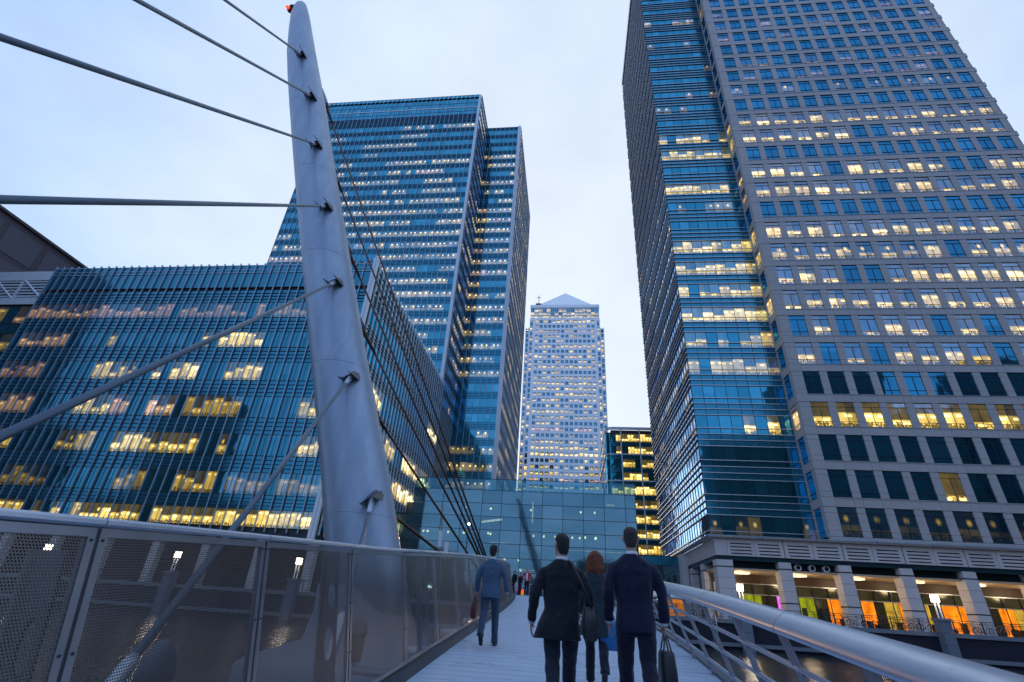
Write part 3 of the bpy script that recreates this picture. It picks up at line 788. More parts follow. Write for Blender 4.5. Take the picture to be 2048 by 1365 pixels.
# ================================================================== FAR PYRAMID-TOPPED TOWER
OC = thing('pyramid_roofed_tower', 'pale steel tower with a pyramid roof, far off in the middle', 'building', (-3.5, 350, 0.4))
rg = random.Random(9)
m_ = MB(); g_pane(m_, 2.3, 2.65, fr=.07, mull=[.5]); me_o = m_.mesh('window'); me_o.materials.append(G_ocs); me_o.materials.append(CLAD)
m_ = MB(); g_pane(m_, 1.9, 3.4, fr=.12); me_o2 = m_.mesh('tall_window'); me_o2.materials.append(G_ocs); me_o2.materials.append(CLAD)
OP = 4.46
rowhue = [rg.random() for _ in range(60)]
ofs = MB()
NR = 32
for k in range(NR):
    zt = 204.5 - OP * k
    band = rg.random(); p = .85 if band > .25 else .25; hu0 = rg.choice([.35, .5, .62, .9, .45, .3]); lv_ = 1.7 if k == 24 else rg.uniform(.55, 1.1)
    for i in range(14):
        on = rg.random() < p
        c = (lv_ * rg.uniform(.6, 1.2) if on else 0, min(1, max(0, hu0 + rg.uniform(-.15, .15))), rg.random(), 0.3)
        if k < 19: put('window', me_o, (-26.6 + i*3.38, 335.3, zt - 2.65), OC, color=c)
        else: ofs.T = Matrix.Translation((-26.6 + i*3.38, 335.3, zt - 2.65)); g_pane(ofs, 2.3, 2.65, c, fr=.07, mull=[.5])
    for u, pl in ((-31.0, 338.3), (22.0, 338.3), (-34.6, 341.3), (25.0, 341.3)):
        if k == 0 and pl > 340: continue
        c = (rg.uniform(.5, 1.2) if rg.random() < .6 else 0, rg.uniform(.3, .8), rg.random(), 0.3)
        ofs.T = Matrix.Translation((u, pl, zt - 3.4)); g_pane(ofs, 1.9, 3.4, c, fr=.12)
ofs.build('lower_windows', [G_ocs_a, CLAD], OC, kind='stuff')
# cladding: horizontal bands and vertical piers standing proud of the glass line
for k in range(NR + 1):
    zt = 204.5 - OP * k
    m_ = MB(); m_.box(-28.9, 21.4, 335, 335.45, zt, zt + OP - 2.65); m_.box(-31.5, 24, 338, 338.45, zt, zt + OP - 3.4); m_.box(-35, 27.4, 341, 341.45, min(zt, 197), min(zt, 197) + OP - 3.4)
    m_.build('cladding_band', [CLAD], OC)
for i in range(15):
    a = -28.9 if i == 0 else -26.6 + i*3.38 - 1.08
    b2 = -26.6 if i == 0 else (21.4 if i == 14 else -26.6 + i*3.38)
    m_ = MB(); m_.box(a, b2, 334.97, 335.4, 55, 206.3); m_.build('cladding_pier', [CLAD], OC)
m_ = MB()
for a, b2, y in ((-31.6, -31.0, 338), (-29.1, -28.5, 338), (21.3, 22.0, 338), (23.9, 24.1, 338), (-35.1, -34.6, 341), (-32.7, -31.4, 341), (24, 25.0, 341), (26.9, 27.5, 341)): m_.box(a, b2, y - .03, y + .4, 50, 206 if y == 338 else 201)
m_.build('corner_cladding', [CLAD], OC)
m_ = MB(); m_.box(-28.5, 21, 335.8, 390, 0.4, 206); m_.box(-31.2, 23.8, 338.6, 388, 0.4, 220); m_.box(-34.8, 27.2, 341.6, 385, 0.4, 200.5); m_.build('core', [CLAD], OC)
m_ = MB(); m_.box(-31.6, 24.1, 337.9, 338.5, 206.0, 208.0); m_.box(-31.6, 24.1, 337.9, 390, 218.3, 221.0); m_.build('crown_band', [CLAD], OC)
for j, zt in enumerate((217.9, 213.8, 210.8)):
    hh = 3.9 if j == 0 else 2.7
    m_ = MB(); g_pane(m_, 2.7, hh, fr=.15, mull=[.5]); me = m_.mesh('crown_window'); me.materials.append(G_ocs); me.materials.append(CLAD)
    for i in range(17):
        c = (rg.uniform(.5, 1.1) if rg.random() < (.5 if j == 0 else .85) else 0, rg.uniform(.3, .6), rg.random(), .3)
        put('crown_window', me, (-31.0 + i*3.24, 338.3, zt - hh), OC, color=c)
m_ = MB(); ap = (-3.4, 363, 249.5); q = [(-26.8, 339.5, 221), (19.8, 339.5, 221), (19.8, 386, 221), (-26.8, 386, 221)]
for i in range(4): m_.face([q[i], q[(i+1) % 4], ap])
pyr = m_.build('pyramid_roof', [CLAD], OC); parentable(pyr)
m_ = MB()
for i in range(31):
    x = -26.8 + 46.6*i/30; tt = 1 - abs(x + 3.5)/23.3
    m_.obox(((x), 339.5 + 23.5*tt/2, 221 + 28.5*tt/2), (.10, 0, 0), (0, 23.5*tt/2, 28.5*tt/2), (0, -.12, .1))
o = m_.build('standing_seam', [FINL], None, kind='stuff'); o.parent = pyr
m_ = MB(); m_.box(-27.5, -23, 338.6, 340, 221, 223); m_.tube([(-25, 339, 223), (-25, 339, 231)], .25, 5); m_.box(-26.5, -23.5, 338.9, 339.1, 228.5, 229); m_.build('roof_mast', [DARKM], OC)

# ================================================================== SMALL OFFICE right of it
OF = thing('yellow_lit_office', 'mid-rise glass office with white grid frame and bright yellow floors', 'building', (20, 130, 0.4))
rg = random.Random(12)
m_ = MB(); g_pane(m_, 1.55, 2.3, fr=.07, mull=[.5]); me = m_.mesh('window'); me.materials.append(G_dark); me.materials.append(DARKM)
m_ = MB(); m_.face([(0, .02, 0), (1.55, .02, 0), (1.55, .02, 1.16), (0, .02, 1.16)]); m_.box(0, 1.55, -.1, 0, .55, .62, 1)
mes = m_.mesh('spandrel_panel'); mes.materials.append(SP_bay); mes.materials.append(DARKM)
for k in range(12):
    zt = 43.4 - 3.46*k
    for i in range(14):
        hot = (rg.random() < .93)
        lv_ = (1.5 if k < 2 else rg.uniform(.8, 2.2)) if (hot and i > (1 if k >= 2 else 0)) or (hot and k > 3) else 0
        put('window', me, (10.9 + i*1.56, 130, zt - 2.3), OF, color=(lv_, .15 + .12*rg.random(), rg.random(), 0))
        put('spandrel_panel', mes, (10.9 + i*1.56, 130, zt - 3.46), OF)
m_ = MB()
rr = []
for (px, py) in ((33, 129.75), (11.5, 129.75), (10.4, 130.1), (9.8, 130.9), (9.6, 132), (9.6, 160)):
    rr.append((px, py))
for z, h in ((44.5, .7), (37.6, .3), (30.7, .3), (23.8, .3), (16.8, .3)):
    mm = MB()
    mm.rings([[(x, y, z), (x, y, z + h), (x + .15, y + .35, z + h), (x + .15, y + .35, z)] for x, y in rr], smooth=False)
    mm.build('frame_band', [FINL], OF)
for x in (13.8, 18.7, 23.6, 28.5):
    m_ = MB(); m_.box(x - .15, x + .15, 129.7, 130, 2, 44.9); m_.build('frame_post', [FINL], OF)
sd = MB()
for k in range(12):
    zt = 43.4 - 3.46*k
    for i in range(18):
        sd.T = fT('W', 133.5 + i*1.5, zt - 1.7, 9.75); sd.face([(0, 0, 0), (1.45, 0, 0), (1.45, 0, 1.7), (0, 0, 1.7)], 0, None, (.7*(rg.random() < .3), .4, rg.random(), 0))
        sd.face([(0, 0, -1.7), (1.45, 0, -1.7), (1.45, 0, 0), (0, 0, 0)], 0, None, (0, 0, rg.random(), 0))
    sd.T = None
    for j in range(4):
        a0 = math.pi + math.pi/2*j/4; a1 = math.pi + math.pi/2*(j+1)/4
        p0 = (11.3 + 1.5*math.cos(a0), 131.6 + 1.5*math.sin(a0)); p1 = (11.3 + 1.5*math.cos(a1), 131.6 + 1.5*math.sin(a1))
        sd.face([(p0[0], p0[1], zt - 3.4), (p1[0], p1[1], zt - 3.4), (p1[0], p1[1], zt), (p0[0], p0[1], zt)], 0, None, (0, 0, rg.random(), 0))
sd.build('side_glazing', [G_dark_a], OF, kind='stuff')
m_ = MB(); m_.box(11.2, 32.7, 130.2, 160, 0.4, 44.4); m_.box(10.0, 12, 132, 160, 0.4, 44.3); m_.build('inner_walls', [DARKM], OF)

# ================================================================== GLASS LINK BUILDING behind the bridge end
LK = thing('glass_entrance_hall', 'low wide glass hall of large square panes straight ahead at the end of the bridge', 'building', (-8, 78, 0.4))
def M_link():
    t = NT("hall_glass")
    oi = t.n('ShaderNodeObjectInfo')
    n1 = t.noise(0.5, 3, 0.55, stretch=(0.25, 1, 1.0)); n2 = t.noise(6, 2, 0.5)
    tint = t.mix(n1, (0.09, 0.23, 0.30), (0.28, 0.45, 0.52))
    tint = t.mix(t.m('MULTIPLY', oi.outputs['Random'], .5), tint, (0.05, 0.17, 0.24))
    b = t.bsdf(tint, 0.05, 0.85)
    t.bump(t.noise(0.6, 2), 0.015, 0.3, b)
    tr = t.n('ShaderNodeBsdfTransparent'); tr.inputs[0].default_value = (0.45, 0.75, 0.80, 1)
    mx = t.n('ShaderNodeMixShader'); mx.inputs[0].default_value = 0.25
    t.l(b.outputs[0], mx.inputs[1]); t.l(tr.outputs[0], mx.inputs[2])
    return t.done(mx.outputs[0])
def M_clear():
    t = NT("clear_screen_glass")
    b = t.bsdf((0.08, 0.30, 0.40), 0.05, 0.8)
    tr = t.n('ShaderNodeBsdfTransparent'); tr.inputs[0].default_value = (0.42, 0.72, 0.80, 1)
    mx = t.n('ShaderNodeMixShader'); mx.inputs[0].default_value = 0.65
    t.l(b.outputs[0], mx.inputs[1]); t.l(tr.outputs[0], mx.inputs[2])
    return t.done(mx.outputs[0])
MLK, MCL = M_link(), M_clear()
zs = [18.08, 16.33, 14.35, 12.42, 10.48, 8.6, 6.7, 4.8, 2.9, 0.6]
xs = [-35.15, -32.05, -28.95, -25.9, -22.8, -19.7, -16.57, -13.46, -10.38, -7.26, -4.06, -0.95, 2.15, 5.27, 8.4, 9.95]
for r_i in range(9):
    for i in range(15):
        if r_i < 3 and i < 3: continue
        a, b2 = xs[i], xs[i+1]
        if r_i < 3 and i == 3: a = -24.4
        m_ = MB(); m_.face([(a + .03, 78, zs[r_i+1] + .03), (b2 - .03, 78, zs[r_i+1] + .03), (b2 - .03, 78, zs[r_i] - .03), (a + .03, 78, zs[r_i] - .03)])
        m_.build('glass_pane', [MCL if r_i == 0 else MLK], LK)
for i, x in enumerate(xs):
    m_ = MB(); m_.box(x - .035, x + .035, 77.95, 78.08, 0.4, 18.1 if i > 3 else 12.42); m_.build('mullion', [DARKM], LK)
m_ = MB(); m_.box(-24.44, -24.37, 77.95, 78.08, 12.4, 18.1); m_.build('mullion', [DARKM], LK)
for z in zs:
    m_ = MB(); m_.box(-24.4 if z > 12.5 else -35.2, 9.95, 77.96, 78.07, z - .035, z + .035); m_.build('transom', [DARKM], LK)
m_ = MB(); m_.box(-24.4, 9.9, 78.2, 96, 15.9, 16.3); m_.box(-35, -24.4, 78.2, 96, 12.2, 12.4); m_.build('roof_slab', [DARKM], LK)
m_ = MB(); m_.box(-35, 9.9, 88, 88.3, 0.4, 15.9); m_.box(9.9, 10.0, 78.2, 96, 0.4, 16); m_.build('inner_wall', [M_plain("hall_inner_wall", (.05, .07, .08), .5)], LK)
for z in (4.9, 8.7, 12.3):
    m_ = MB(); m_.box(-24 if z > 12 else -35, 9.8, 80, 88, z - .15, z + .15); m_.build('floor_slab', [M_plain("slab_edge", (.10, .08, .07), .6)], LK)
E_ln = M_emit("warm_cove_light", (1.0, 0.62, 0.35), 1.2)
for (xa, xb, z, y) in ((-13, -5, 5.3, 79.5), (-4, 2, 5.2, 79.5), (-2, 8, 8.3, 79.5), (-12, -8, 8.9, 79.5)):
    m_ = MB(); m_.box(xa, xb, y, y + .1, z, z + .06); m_.build('cove_light', [E_ln], LK)
E_dot = M_emit("small_warm_lamp", (1.0, 0.72, 0.3), 5)
rg = random.Random(31)
for i in range(34):
    x = rg.uniform(-23, 9); z = rg.choice([9.9, 9.9, 10.0, 13.6, 6.2, 6.4, 4.2])
    m_ = MB(); m_.box(x, x + .25, 79, 79.1, z, z + .3); m_.build('ceiling_lamp', [E_dot], LK)
m_ = MB(); m_.box(-5.7, -5.5, 79, 79.15, 11.9, 15.0); m_.build('tall_lamp', [M_emit("tall_lamp_glow", (1, .7, .5), 1.6)], LK)
m_ = MB(); m_.obox((-11.9, 79.2, 12.0), (1.6, 0, .25), (0, .05, 0), (-.03, 0, .14)); m_.build('feature_light', [M_emit("feature_glow", (1, .75, .5), 2.0)], LK)
m_ = MB(); m_.box(5.7, 6.9, 79, 79.1, 14.9, 15.05); m_.build('feature_light', [E_ln], LK)
m_ = MB(); m_.tube([(-5.4, 82, .4), (-5.2, 82, 15.8)], [.9, .55], 14); m_.build('inner_column', [M_plain("copper_column", (.25, .15, .11), .5)], LK)
m_ = MB(); m_.box(-9.4, -7.4, 79, 79.2, 0.5, 15.8); m_.build('inner_screen', [DARKM], LK)
# low glass wing to the right and its stone end
m_ = MB()
LW2 = thing('low_glass_screen', 'low teal glass wall between the entrance hall and the right tower', 'wall', (13, 77.9, 0.4))
for a, b2 in ((10.05, 13.05), (13.1, 16.0)):
    m_ = MB(); m_.face([(a, 77.9, 6.8), (b2, 77.9, 6.8), (b2, 77.9, 7.9), (a, 77.9, 7.9)]); m_.build('glass_pane', [SP_bay], LW2)
    m_ = MB(); m_.face([(a, 77.9, .5), (b2, 77.9, .5), (b2, 77.9, 6.75), (a, 77.9, 6.75)]); m_.build('glass_pane', [MLK], LW2)
m_ = MB(); m_.box(10, 16, 77.95, 78.1, 7.9, 8.05); m_.box(10, 16, 77.85, 77.95, 6.74, 6.81); m_.box(13.03, 13.12, 77.82, 77.95, .5, 7.9); m_.box(10, 16, 78.6, 78.7, .4, 7.8); m_.build('frame', [DARKM], LW2)
m_ = MB(); m_.box(15.4, 16.15, 75.5, 78.2, 0.4, 8.2); o = m_.build('stone_pier', [STONE_L], None, label='pale stone pier joining the low glass wall to the right tower', cat='wall')

# ================================================================== BRIDGE
def dk(y):
    if y < 36: return -1.62 + .105*y - .00097*y*y
    z36 = -1.62 + .105*36 - .00097*36*36
    return max(0.46, z36 - (y - 36)*.03)
def xl(y): return -2.15 - .0032*max(0, y - 14)**2
def xr(y): return 2.22 - .0026*max(0, y - 14)**2 + min(.12, max(0, y-7)*.03)
def deck_mat():
    t = NT("deck_resin"); oi = t.n('ShaderNodeObjectInfo')
    n = t.noise(3.5, 5, .6); n2 = t.noise(40, 2, .6); n3 = t.noise(0.5, 2, .5)
    c = t.mix(n, (0.40, 0.50, 0.64), (0.52, 0.62, 0.76)); c = t.mix(t.m('MULTIPLY', n3, .3), c, (0.30, .37, .46))
    c = t.mix(t.m('MULTIPLY', oi.outputs['Random'], .2), c, (0.30, .36, .46))
    n5 = t.noise(1.4, 6, .7); c = t.mix(t.m('MULTIPLY', t.m('GREATER_THAN', n5, .60), .22), c, (.14, .15, .17))
    b = t.bsdf(c, t.m('MULTIPLY_ADD', n, .25, .5), 0, .25)
    t.bump(n2, .25, .01, b); return t.done(b.outputs[0])
DECK = deck_mat()
FB = thing('footbridge', 'curved steel footbridge deck with pale surface rising away from the camera', 'bridge', (0, 20, 0))
y = -3.0; PW = 0.3
while y < 52.4:
    y2 = y + PW - .014
    m_ = MB(); nx = 4; top = []
    for (ya) in (y, y2): top.append([Vector((xl(ya) + (xr(ya) - xl(ya))*j/nx, ya, dk(ya))) for j in range(nx + 1)])
    for j in range(nx):
        m_.face([top[0][j], top[0][j+1], top[1][j+1], top[1][j]])
    for r_, s_ in ((0, 1), (1, -1)):
        for j in range(nx):
            a, b2 = top[r_][j], top[r_][j+1]; q = [a - Vector((0, 0, .05)), b2 - Vector((0, 0, .05)), b2, a]
            m_.face(q if s_ == 1 else q[::-1])
    m_.build('deck_plank', [DECK], FB); y += PW
DST = M_plain("deck_steel", (0.12, 0.14, 0.18), .5, .5, .2, 2)
def ribbon(fnL, y0, y1, step, sect, name, mat, parent, smooth=False):
    m_ = MB(); rr = []; y = y0
    while y <= y1 + 1e-6:
        c = Vector((fnL(y), y, dk(y))); rr.append([c + Vector((a, 0, b2)) for a, b2 in sect]); y += step
    m_.rings(rr, smooth=smooth); return m_.build(name, mat, parent)
ribbon(lambda y: (xl(y) + xr(y))/2, -3, 52, 1.0, [(-1.8, -.08), (-1.0, -.75), (1.0, -.75), (1.8, -.08)], 'deck_beam', [DST], FB)
ribbon(xl, -3, 52, .5, [(-.12, -.1), (.03, -.1), (.03, .09), (-.12, .09)], 'edge_kerb', [DST], FB)
ribbon(xr, -3, 52, .5, [(-.03, -.1), (.10, -.1), (.10, .05), (-.03, .05)], 'edge_kerb', [DST], FB)
anch_y = [7.5, 3.3, 0.1, -2.4, -4.3, -5.6, -6.7]
AX = -3.2
m_ = MB()
for ya in (11.5, 7.5, 3.3, 0.1, -2.4, 14.5, 17.5):
    m_ = MB(); m_.tube([(xl(ya) + .1, ya, dk(ya) - .3), (AX - .1, ya, dk(ya) - .3)], [.16, .09], 8); m_.build('outrigger', [STEEL], FB)

# ------------------------------------------------------------------ perforated parapet
def M_perf():
    t = NT("perforated_steel")
    tcn = t.n('ShaderNodeTexCoord'); s = t.n('ShaderNodeSeparateXYZ'); t.l(tcn.outputs['UV'], s.inputs[0])
    p = 0.016
    u = t.m('DIVIDE', s.outputs[0], p); v = t.m('DIVIDE', s.outputs[1], p * 0.866)
    row = t.m('FLOOR', v); odd = t.m('MULTIPLY', t.m('MODULO', row, 2.0), 0.5)
    fu = t.m('SUBTRACT', t.m('FRACT', t.m('ADD', u, odd)), .5); fv = t.m('MULTIPLY', t.m('SUBTRACT', t.m('FRACT', v), .5), .866)
    d = t.m('SQRT', t.m('ADD', t.m('MULTIPLY', fu, fu), t.m('MULTIPLY', fv, fv)))
    hole = t.m('LESS_THAN', d, 0.315)
    n = t.noise(1.2, 4, .6, stretch=(1, 1, .5)); n2 = t.noise(60, 2, .6, stretch=(1, 1, .03))
    c = t.mix(n, (0.13, 0.122, 0.125), (0.22, 0.205, 0.21))
    b = t.bsdf(c, t.m('MULTIPLY_ADD', n2, .22, .22), .8)
    tr = t.n('ShaderNodeBsdfTransparent'); mx = t.n('ShaderNodeMixShader')
    t.l(hole, mx.inputs[0]); t.l(b.outputs[0], mx.inputs[1]); t.l(tr.outputs[0], mx.inputs[2])
    return t.done(mx.outputs[0])
PERF = M_perf()
RAILM = M_plain("brushed_rail", (0.56, 0.65, 0.78), .34, .8, .10, 1.2)
PEDGE = M_plain("panel_edge_steel", (0.30, 0.32, 0.37), .32, .8, .12, 5)
PP = thing('perforated_parapet', 'leaning parapet of perforated steel panels along the left of the deck', 'railing', (-2.3, 12, 0))
H1 = 1.58
def ph(y): return 1.68 - .02*min(6, max(0, y - 1)) 
def ppt(y, s):   # s 0..1 up the panel
    h = .13 + (ph(y) - .16)*s
    return Vector((xl(y) - .04 - .19*h, y, dk(y) + h))
joints = [-2.7, -.95, 0.8, 2.54, 4.12, 5.87, 7.82] + [9.6 + 1.75*i for i in range(24)]
for i in range(len(joints) - 1):
    a, b2 = joints[i] + .012, joints[i+1] - .012
    m_ = MB(); e_ = .045; ny = 4; nz = 3
    def P(u, s): return ppt(a + (b2 - a)*u, s)
    Wd, Hh = b2 - a, 1.5
    eu, ev = e_/Wd, e_/Hh
    us = [eu] + [eu + (1 - 2*eu)*j/ny for j in range(1, ny)] + [1 - eu]
    for j in range(ny):
        u0, u1 = us[j], us[j+1]
        m_.face([P(u0, ev), P(u1, ev), P(u1, 1 - ev), P(u0, 1 - ev)], 0, [(u0*Wd, ev*Hh), (u1*Wd, ev*Hh), (u1*Wd, (1-ev)*Hh), (u0*Wd, (1-ev)*Hh)])
    # folded solid margin, 12 mm thick
    for (ua, sa, ub, sb) in ((0, 0, eu, 1), (1 - eu, 0, 1, 1), (eu, 0, 1 - eu, ev), (eu, 1 - ev, 1 - eu, 1)):
        q = [P(ua, sa), P(ub, sa), P(ub, sb), P(ua, sb)]; off = Vector((-.03, 0, -.005)); up_ = Vector((.006, 0, .001))
        m_.face([p + up_ for p in q], 1); m_.face([p + off for p in reversed(q)], 1)
        for k in range(4):
            m_.face([q[k] + up_, q[k] + off, q[(k+1) % 4] + off, q[(k+1) % 4] + up_], 1)
    pn = m_.build('perforated_panel', [PERF, PEDGE], PP); parentable(pn)
    m_ = MB()
    for (u, s) in ((eu*.5, .96), (1 - eu*.5, .96), (eu*.5, .62), (1-eu*.5, .62), (eu*.5, .3), (1-eu*.5, .3)):
        p = P(u, s); m_.tube([p + Vector((.004, 0, 0)), p + Vector((.012, 0, 0))], .008, 6)
    o = m_.build('screws', [DARKM], None, kind='stuff'); o.parent = pn
    # top rail length
    rr = []
    for j in range(5):
        yy = joints[i] + .004 + (joints[i+1] - joints[i] - .008)*j/4
        c = Vector((xl(yy) - .04 - .19*ph(yy), yy, dk(yy) + ph(yy)))
        rr.append([c + Vector((a_, 0, b_)) for a_, b_ in [(-.05, -.022), (.025, -.022), (.04, -.01), (.04, .01), (.025, .022), (-.035, .022), (-.05, .01)]])
    m_ = MB(); m_.rings(rr, smooth=False); m_.build('top_rail', [RAILM], PP)
RIBM = M_plain("rib_steel", (0.15, 0.155, 0.19), .5, .5, .15, 3)
# slotted ribs behind the panels
def slotted_rib(y):
    m_ = MB(); t_ = .02
    base = Vector((xl(y) - .10, y, dk(y) - .45)); H = 1.95
    def Q(a, b2): # a across (x), b up
        h = b2*H; w = .20 - .07*b2
        return base + Vector((-.19*h - w*a, 0, h))
    holes = [(.30, .10), (.55, .10), (.78, .08)]
    cuts = [0] + [c for hc, hr in holes for c in (hc - hr, hc + hr)] + [1]
    n = 16
    for side in (-1, 1):
        off = Vector((0, side*t_/2, 0))
        for i in range(len(cuts) - 1):
            b0, b1 = cuts[i], cuts[i+1]
            if i % 2 == 0: m_.face([Q(0, b0) + off, Q(1, b0) + off, Q(1, b1) + off, Q(0, b1) + off])
            else:
                hc, hr = (b0 + b1)/2, (b1 - b0)/2
                for k in range(n):
                    def ring(kk, outer):
                        an = 2*math.pi*kk/n; ca, sa = math.cos(an), math.sin(an)
                        if outer:
                            m2 = max(abs(ca), abs(sa)); return Q(.5 + .5*ca/m2, hc + hr*sa/m2) + off
                        return Q(.5 + .30*ca, hc + hr*.8*sa) + off
                    m_.face([ring(k, 1), ring(k+1, 1), ring(k+1, 0), ring(k, 0)])
    m_.obox(base + Vector((-.19*H/2 - .19, 0, H/2)), (.012, 0, 0), (0, .05, 0), (-.19*H/2 + .02, 0, H/2))
    return m_.build('slotted_rib', [RIBM], PP)
for yj in joints[1::2]: slotted_rib(yj)
# inside base channel with bolts
ribbon(lambda y: xl(y) + .02, -3, 50, .5, [(-.12, .0), (.03, .0), (.01, .12), (-.10, .12)], 'base_channel', [DARKM], PP)

# round drums bolted outside the deck edge (their perforated tops show through the panels)
def drum(x, y, r, label, up=.27):
    z0 = dk(y) + up
    t_ = thing('cable_drum_cap', label, 'drum', (x, y, z0))
    m_ = MB(); m_.tube([(xl(y), y, dk(y) - .2), (x, y, dk(y) - .15), (x, y, z0)], .06, 8); m_.build('bracket_arm', [STEEL], t_)
    rr = [[(x + math.cos(a)*q, y + math.sin(a)*q, z) for a in [2*math.pi*k/28 for k in range(28)]] for q, z in ((r*.8, z0), (r*.9, z0 + .12), (r*.9, z0 + .34))]
    m_ = MB(); m_.rings(rr); m_.build('drum', [DARKM], t_)
    rr = [[(x + math.cos(a)*q, y + math.sin(a)*q, z) for a in [2*math.pi*k/28 for k in range(28)]] for q, z in ((r, z0 + .34), (r*1.02, z0 + .40), (r*.85, z0 + .52), (r*.45, z0 + .60), (.02, z0 + .62))]
    m_ = MB(); m_.rings(rr); m_.build('domed_lid', [DST], t_)
drum(-2.95, 3.95, .125, 'round domed cap behind the parapet beside the thick stay cable')
drum(-3.3, 8.7, .13, 'round domed steel cap seen through the parapet right of the mast foot', -.05)

# ------------------------------------------------------------------ right railing
RR_ = thing('curved_handrail', 'broad curved steel handrail on bladed posts along the right edge of the deck', 'railing', (2.1, 12, 0))
xrr = lambda y: 1.95 - .0026*max(0, y - 14)**2
def M_hand():
    t = NT("handrail_steel")
    n = t.noise(2.2, 5, .65, stretch=(2, .35, 2)); n2 = t.noise(30, 3, .6, stretch=(1, .08, 1)); n3 = t.noise(9, 5, .75)
    c = t.mix(n, (0.42, 0.50, 0.62), (0.62, 0.71, 0.84)); spots = t.m('GREATER_THAN', n3, .66)
    c = t.mix(t.m('MULTIPLY', spots, .45), c, (.16, .18, .22))
    b = t.bsdf(c, t.m('MULTIPLY_ADD', n2, .22, t.m('MULTIPLY_ADD', n, .25, .14)), .85); t.bump(n2, .05, .01, b)
    return t.done(b.outputs[0])
HRM = M_hand()
yy = -3.0; rr = []
HR = lambda y: 1.14 + .006*min(8, max(0, y))
while yy < 50:
    c = Vector((xrr(yy), yy, dk(yy) + HR(yy) - .05)); ring = []
    for k in range(20):
        a = 2*math.pi*k/20; u = math.cos(a)*.126; v = math.sin(a)*.045
        if v > 0: v *= 1.3
        th = R(-52)
        ring.append(c + Vector((u*math.cos(th) - v*math.sin(th), 0, u*math.sin(th) + v*math.cos(th))) if False else c + Vector((u*math.cos(R(42)) - v*math.sin(R(42)), 0, u*math.sin(R(42)) + v*math.cos(R(42)))))
    rr.append(ring); yy += .35
m_ = MB(); m_.rings(rr); m_.build('handrail', [HRM], RR_)
for jy in range(1, 12):
    k = jy*8
    if k < len(rr) - 1:
        c0 = sum((Vector(p) for p in rr[k]), Vector())/20
        dd = (sum((Vector(p) for p in rr[k+1]), Vector())/20 - c0).normalized()
        m_ = MB(); m_.rings([[c0 + (Vector(p) - c0)*s_ + dd*o_ for p in rr[k]] for o_, s_ in ((-.004, 1.0), (-.003, 1.012), (.003, 1.012), (.004, 1.0))], cap=False); m_.build('rail_joint', [DARKM], RR_)
POSTM = M_plain("post_brown_grey", (0.22, 0.20, 0.23), .45, .4, .12, 3)
ys = [1.2 + 1.45*i for i in range(32)]
def rp(y, s):  # along the post centre line, leaning in and forward
    b = Vector((xr(y - .45) + .06, y - .45, dk(y - .45) - .28)); t_ = Vector((xrr(y) + .0, y, dk(y) + HR(y) - .11))
    return b.lerp(t_, s)
for y in ys:
    m_ = MB(); w = .075; rr = []
    for s in (0, .25, .5, .75, 1.0):
        p = rp(y, s); ww = w*(1.0 - .15*s); rr.append([p + Vector((-.018, -ww, 0)), p + Vector((.018, -ww, 0)), p + Vector((.018, ww, 0)), p + Vector((-.018, ww, 0))])
    m_.rings(rr, smooth=False)
    po = m_.build('post', [POSTM], RR_); parentable(po)
    m_ = MB()
    for dy in (-.04, .04):
        for dz in (.16, .24):
            p = rp(y, dz) + Vector((-.018, dy, 0)); m_.tube([p, p + Vector((-.03, 0, 0))], .016, 8)
    o = m_.build('bolts', [STEEL], None, kind='stuff'); o.parent = po
for i in range(len(ys) - 1):
    for s in (.36, .57, .78):
        a, b2 = rp(ys[i], s), rp(ys[i+1], s); d = (b2 - a).normalized()
        m_ = MB(); m_.tube([a + d*.0 , a + d*.05, b2 - d*.05, b2], [.032, .026, .026, .032], 8); m_.build('rail_rod', [STEEL], RR_)

# ------------------------------------------------------------------ MAST
MS = thing('cable_mast', 'tall leaning steel mast with stay cables and a red lamp at its tip', 'mast', (-3.9, 13, -1))
prof = [(-1.6, -5.05, -3.2), (1.0, -6.09, -4.18), (3, -6.72, -4.87), (5, -7.43, -5.64), (7, -8.15, -6.41), (9, -8.85, -7.14), (11, -9.56, -7.86), (13, -10.26, -8.59), (15, -10.95, -9.31), (17, -11.64, -10.03),
        (19, -12.32, -10.73), (21, -12.99, -11.47), (23, -13.62, -12.22), (25, -14.13, -12.95), (26.5, -14.47, -13.49), (27.3, -14.55, -13.80), (27.65, -14.55, -13.95)]
def M_mast():
    t = NT("mast_steel")
    n = t.noise(.7, 5, .6, stretch=(1, 1, .4)); n2 = t.noise(3.0, 5, .65, stretch=(1, 1, .15)); n3 = t.noise(28, 2, .5)
    n4 = t.noise(1.1, 6, .7, stretch=(1, 1, .25)); c = t.mix(n, (0.32, 0.40, 0.52), (0.44, 0.53, 0.66)); c = t.mix(t.m('MULTIPLY', n2, .6), c, (0.18, .23, .32)); c = t.mix(t.m('MULTIPLY', t.m('GREATER_THAN', n4, .58), .12), c, (.6, .66, .74))
    b = t.bsdf(c, t.m('MULTIPLY_ADD', n2, .25, .32), .55); t.bump(t.m('ADD', n2, n3), .06, .05, b)
    return t.done(b.outputs[0])
MASTM = M_mast()
rr = []
for z, a, b2 in prof:
    cx, w = (a + b2)/2, (b2 - a)/2; ring = []
    for k in range(36):
        an = 2*math.pi*k/36; ca, sa = math.cos(an), math.sin(an)
        ring.append((cx + w*math.copysign(abs(ca)**.9, ca), 13 + w*1.0*math.copysign(abs(sa)**1.05, sa), z))
    rr.append(ring)
m_ = MB(); m_.rings(rr); m_.build('shaft', [MASTM], MS)
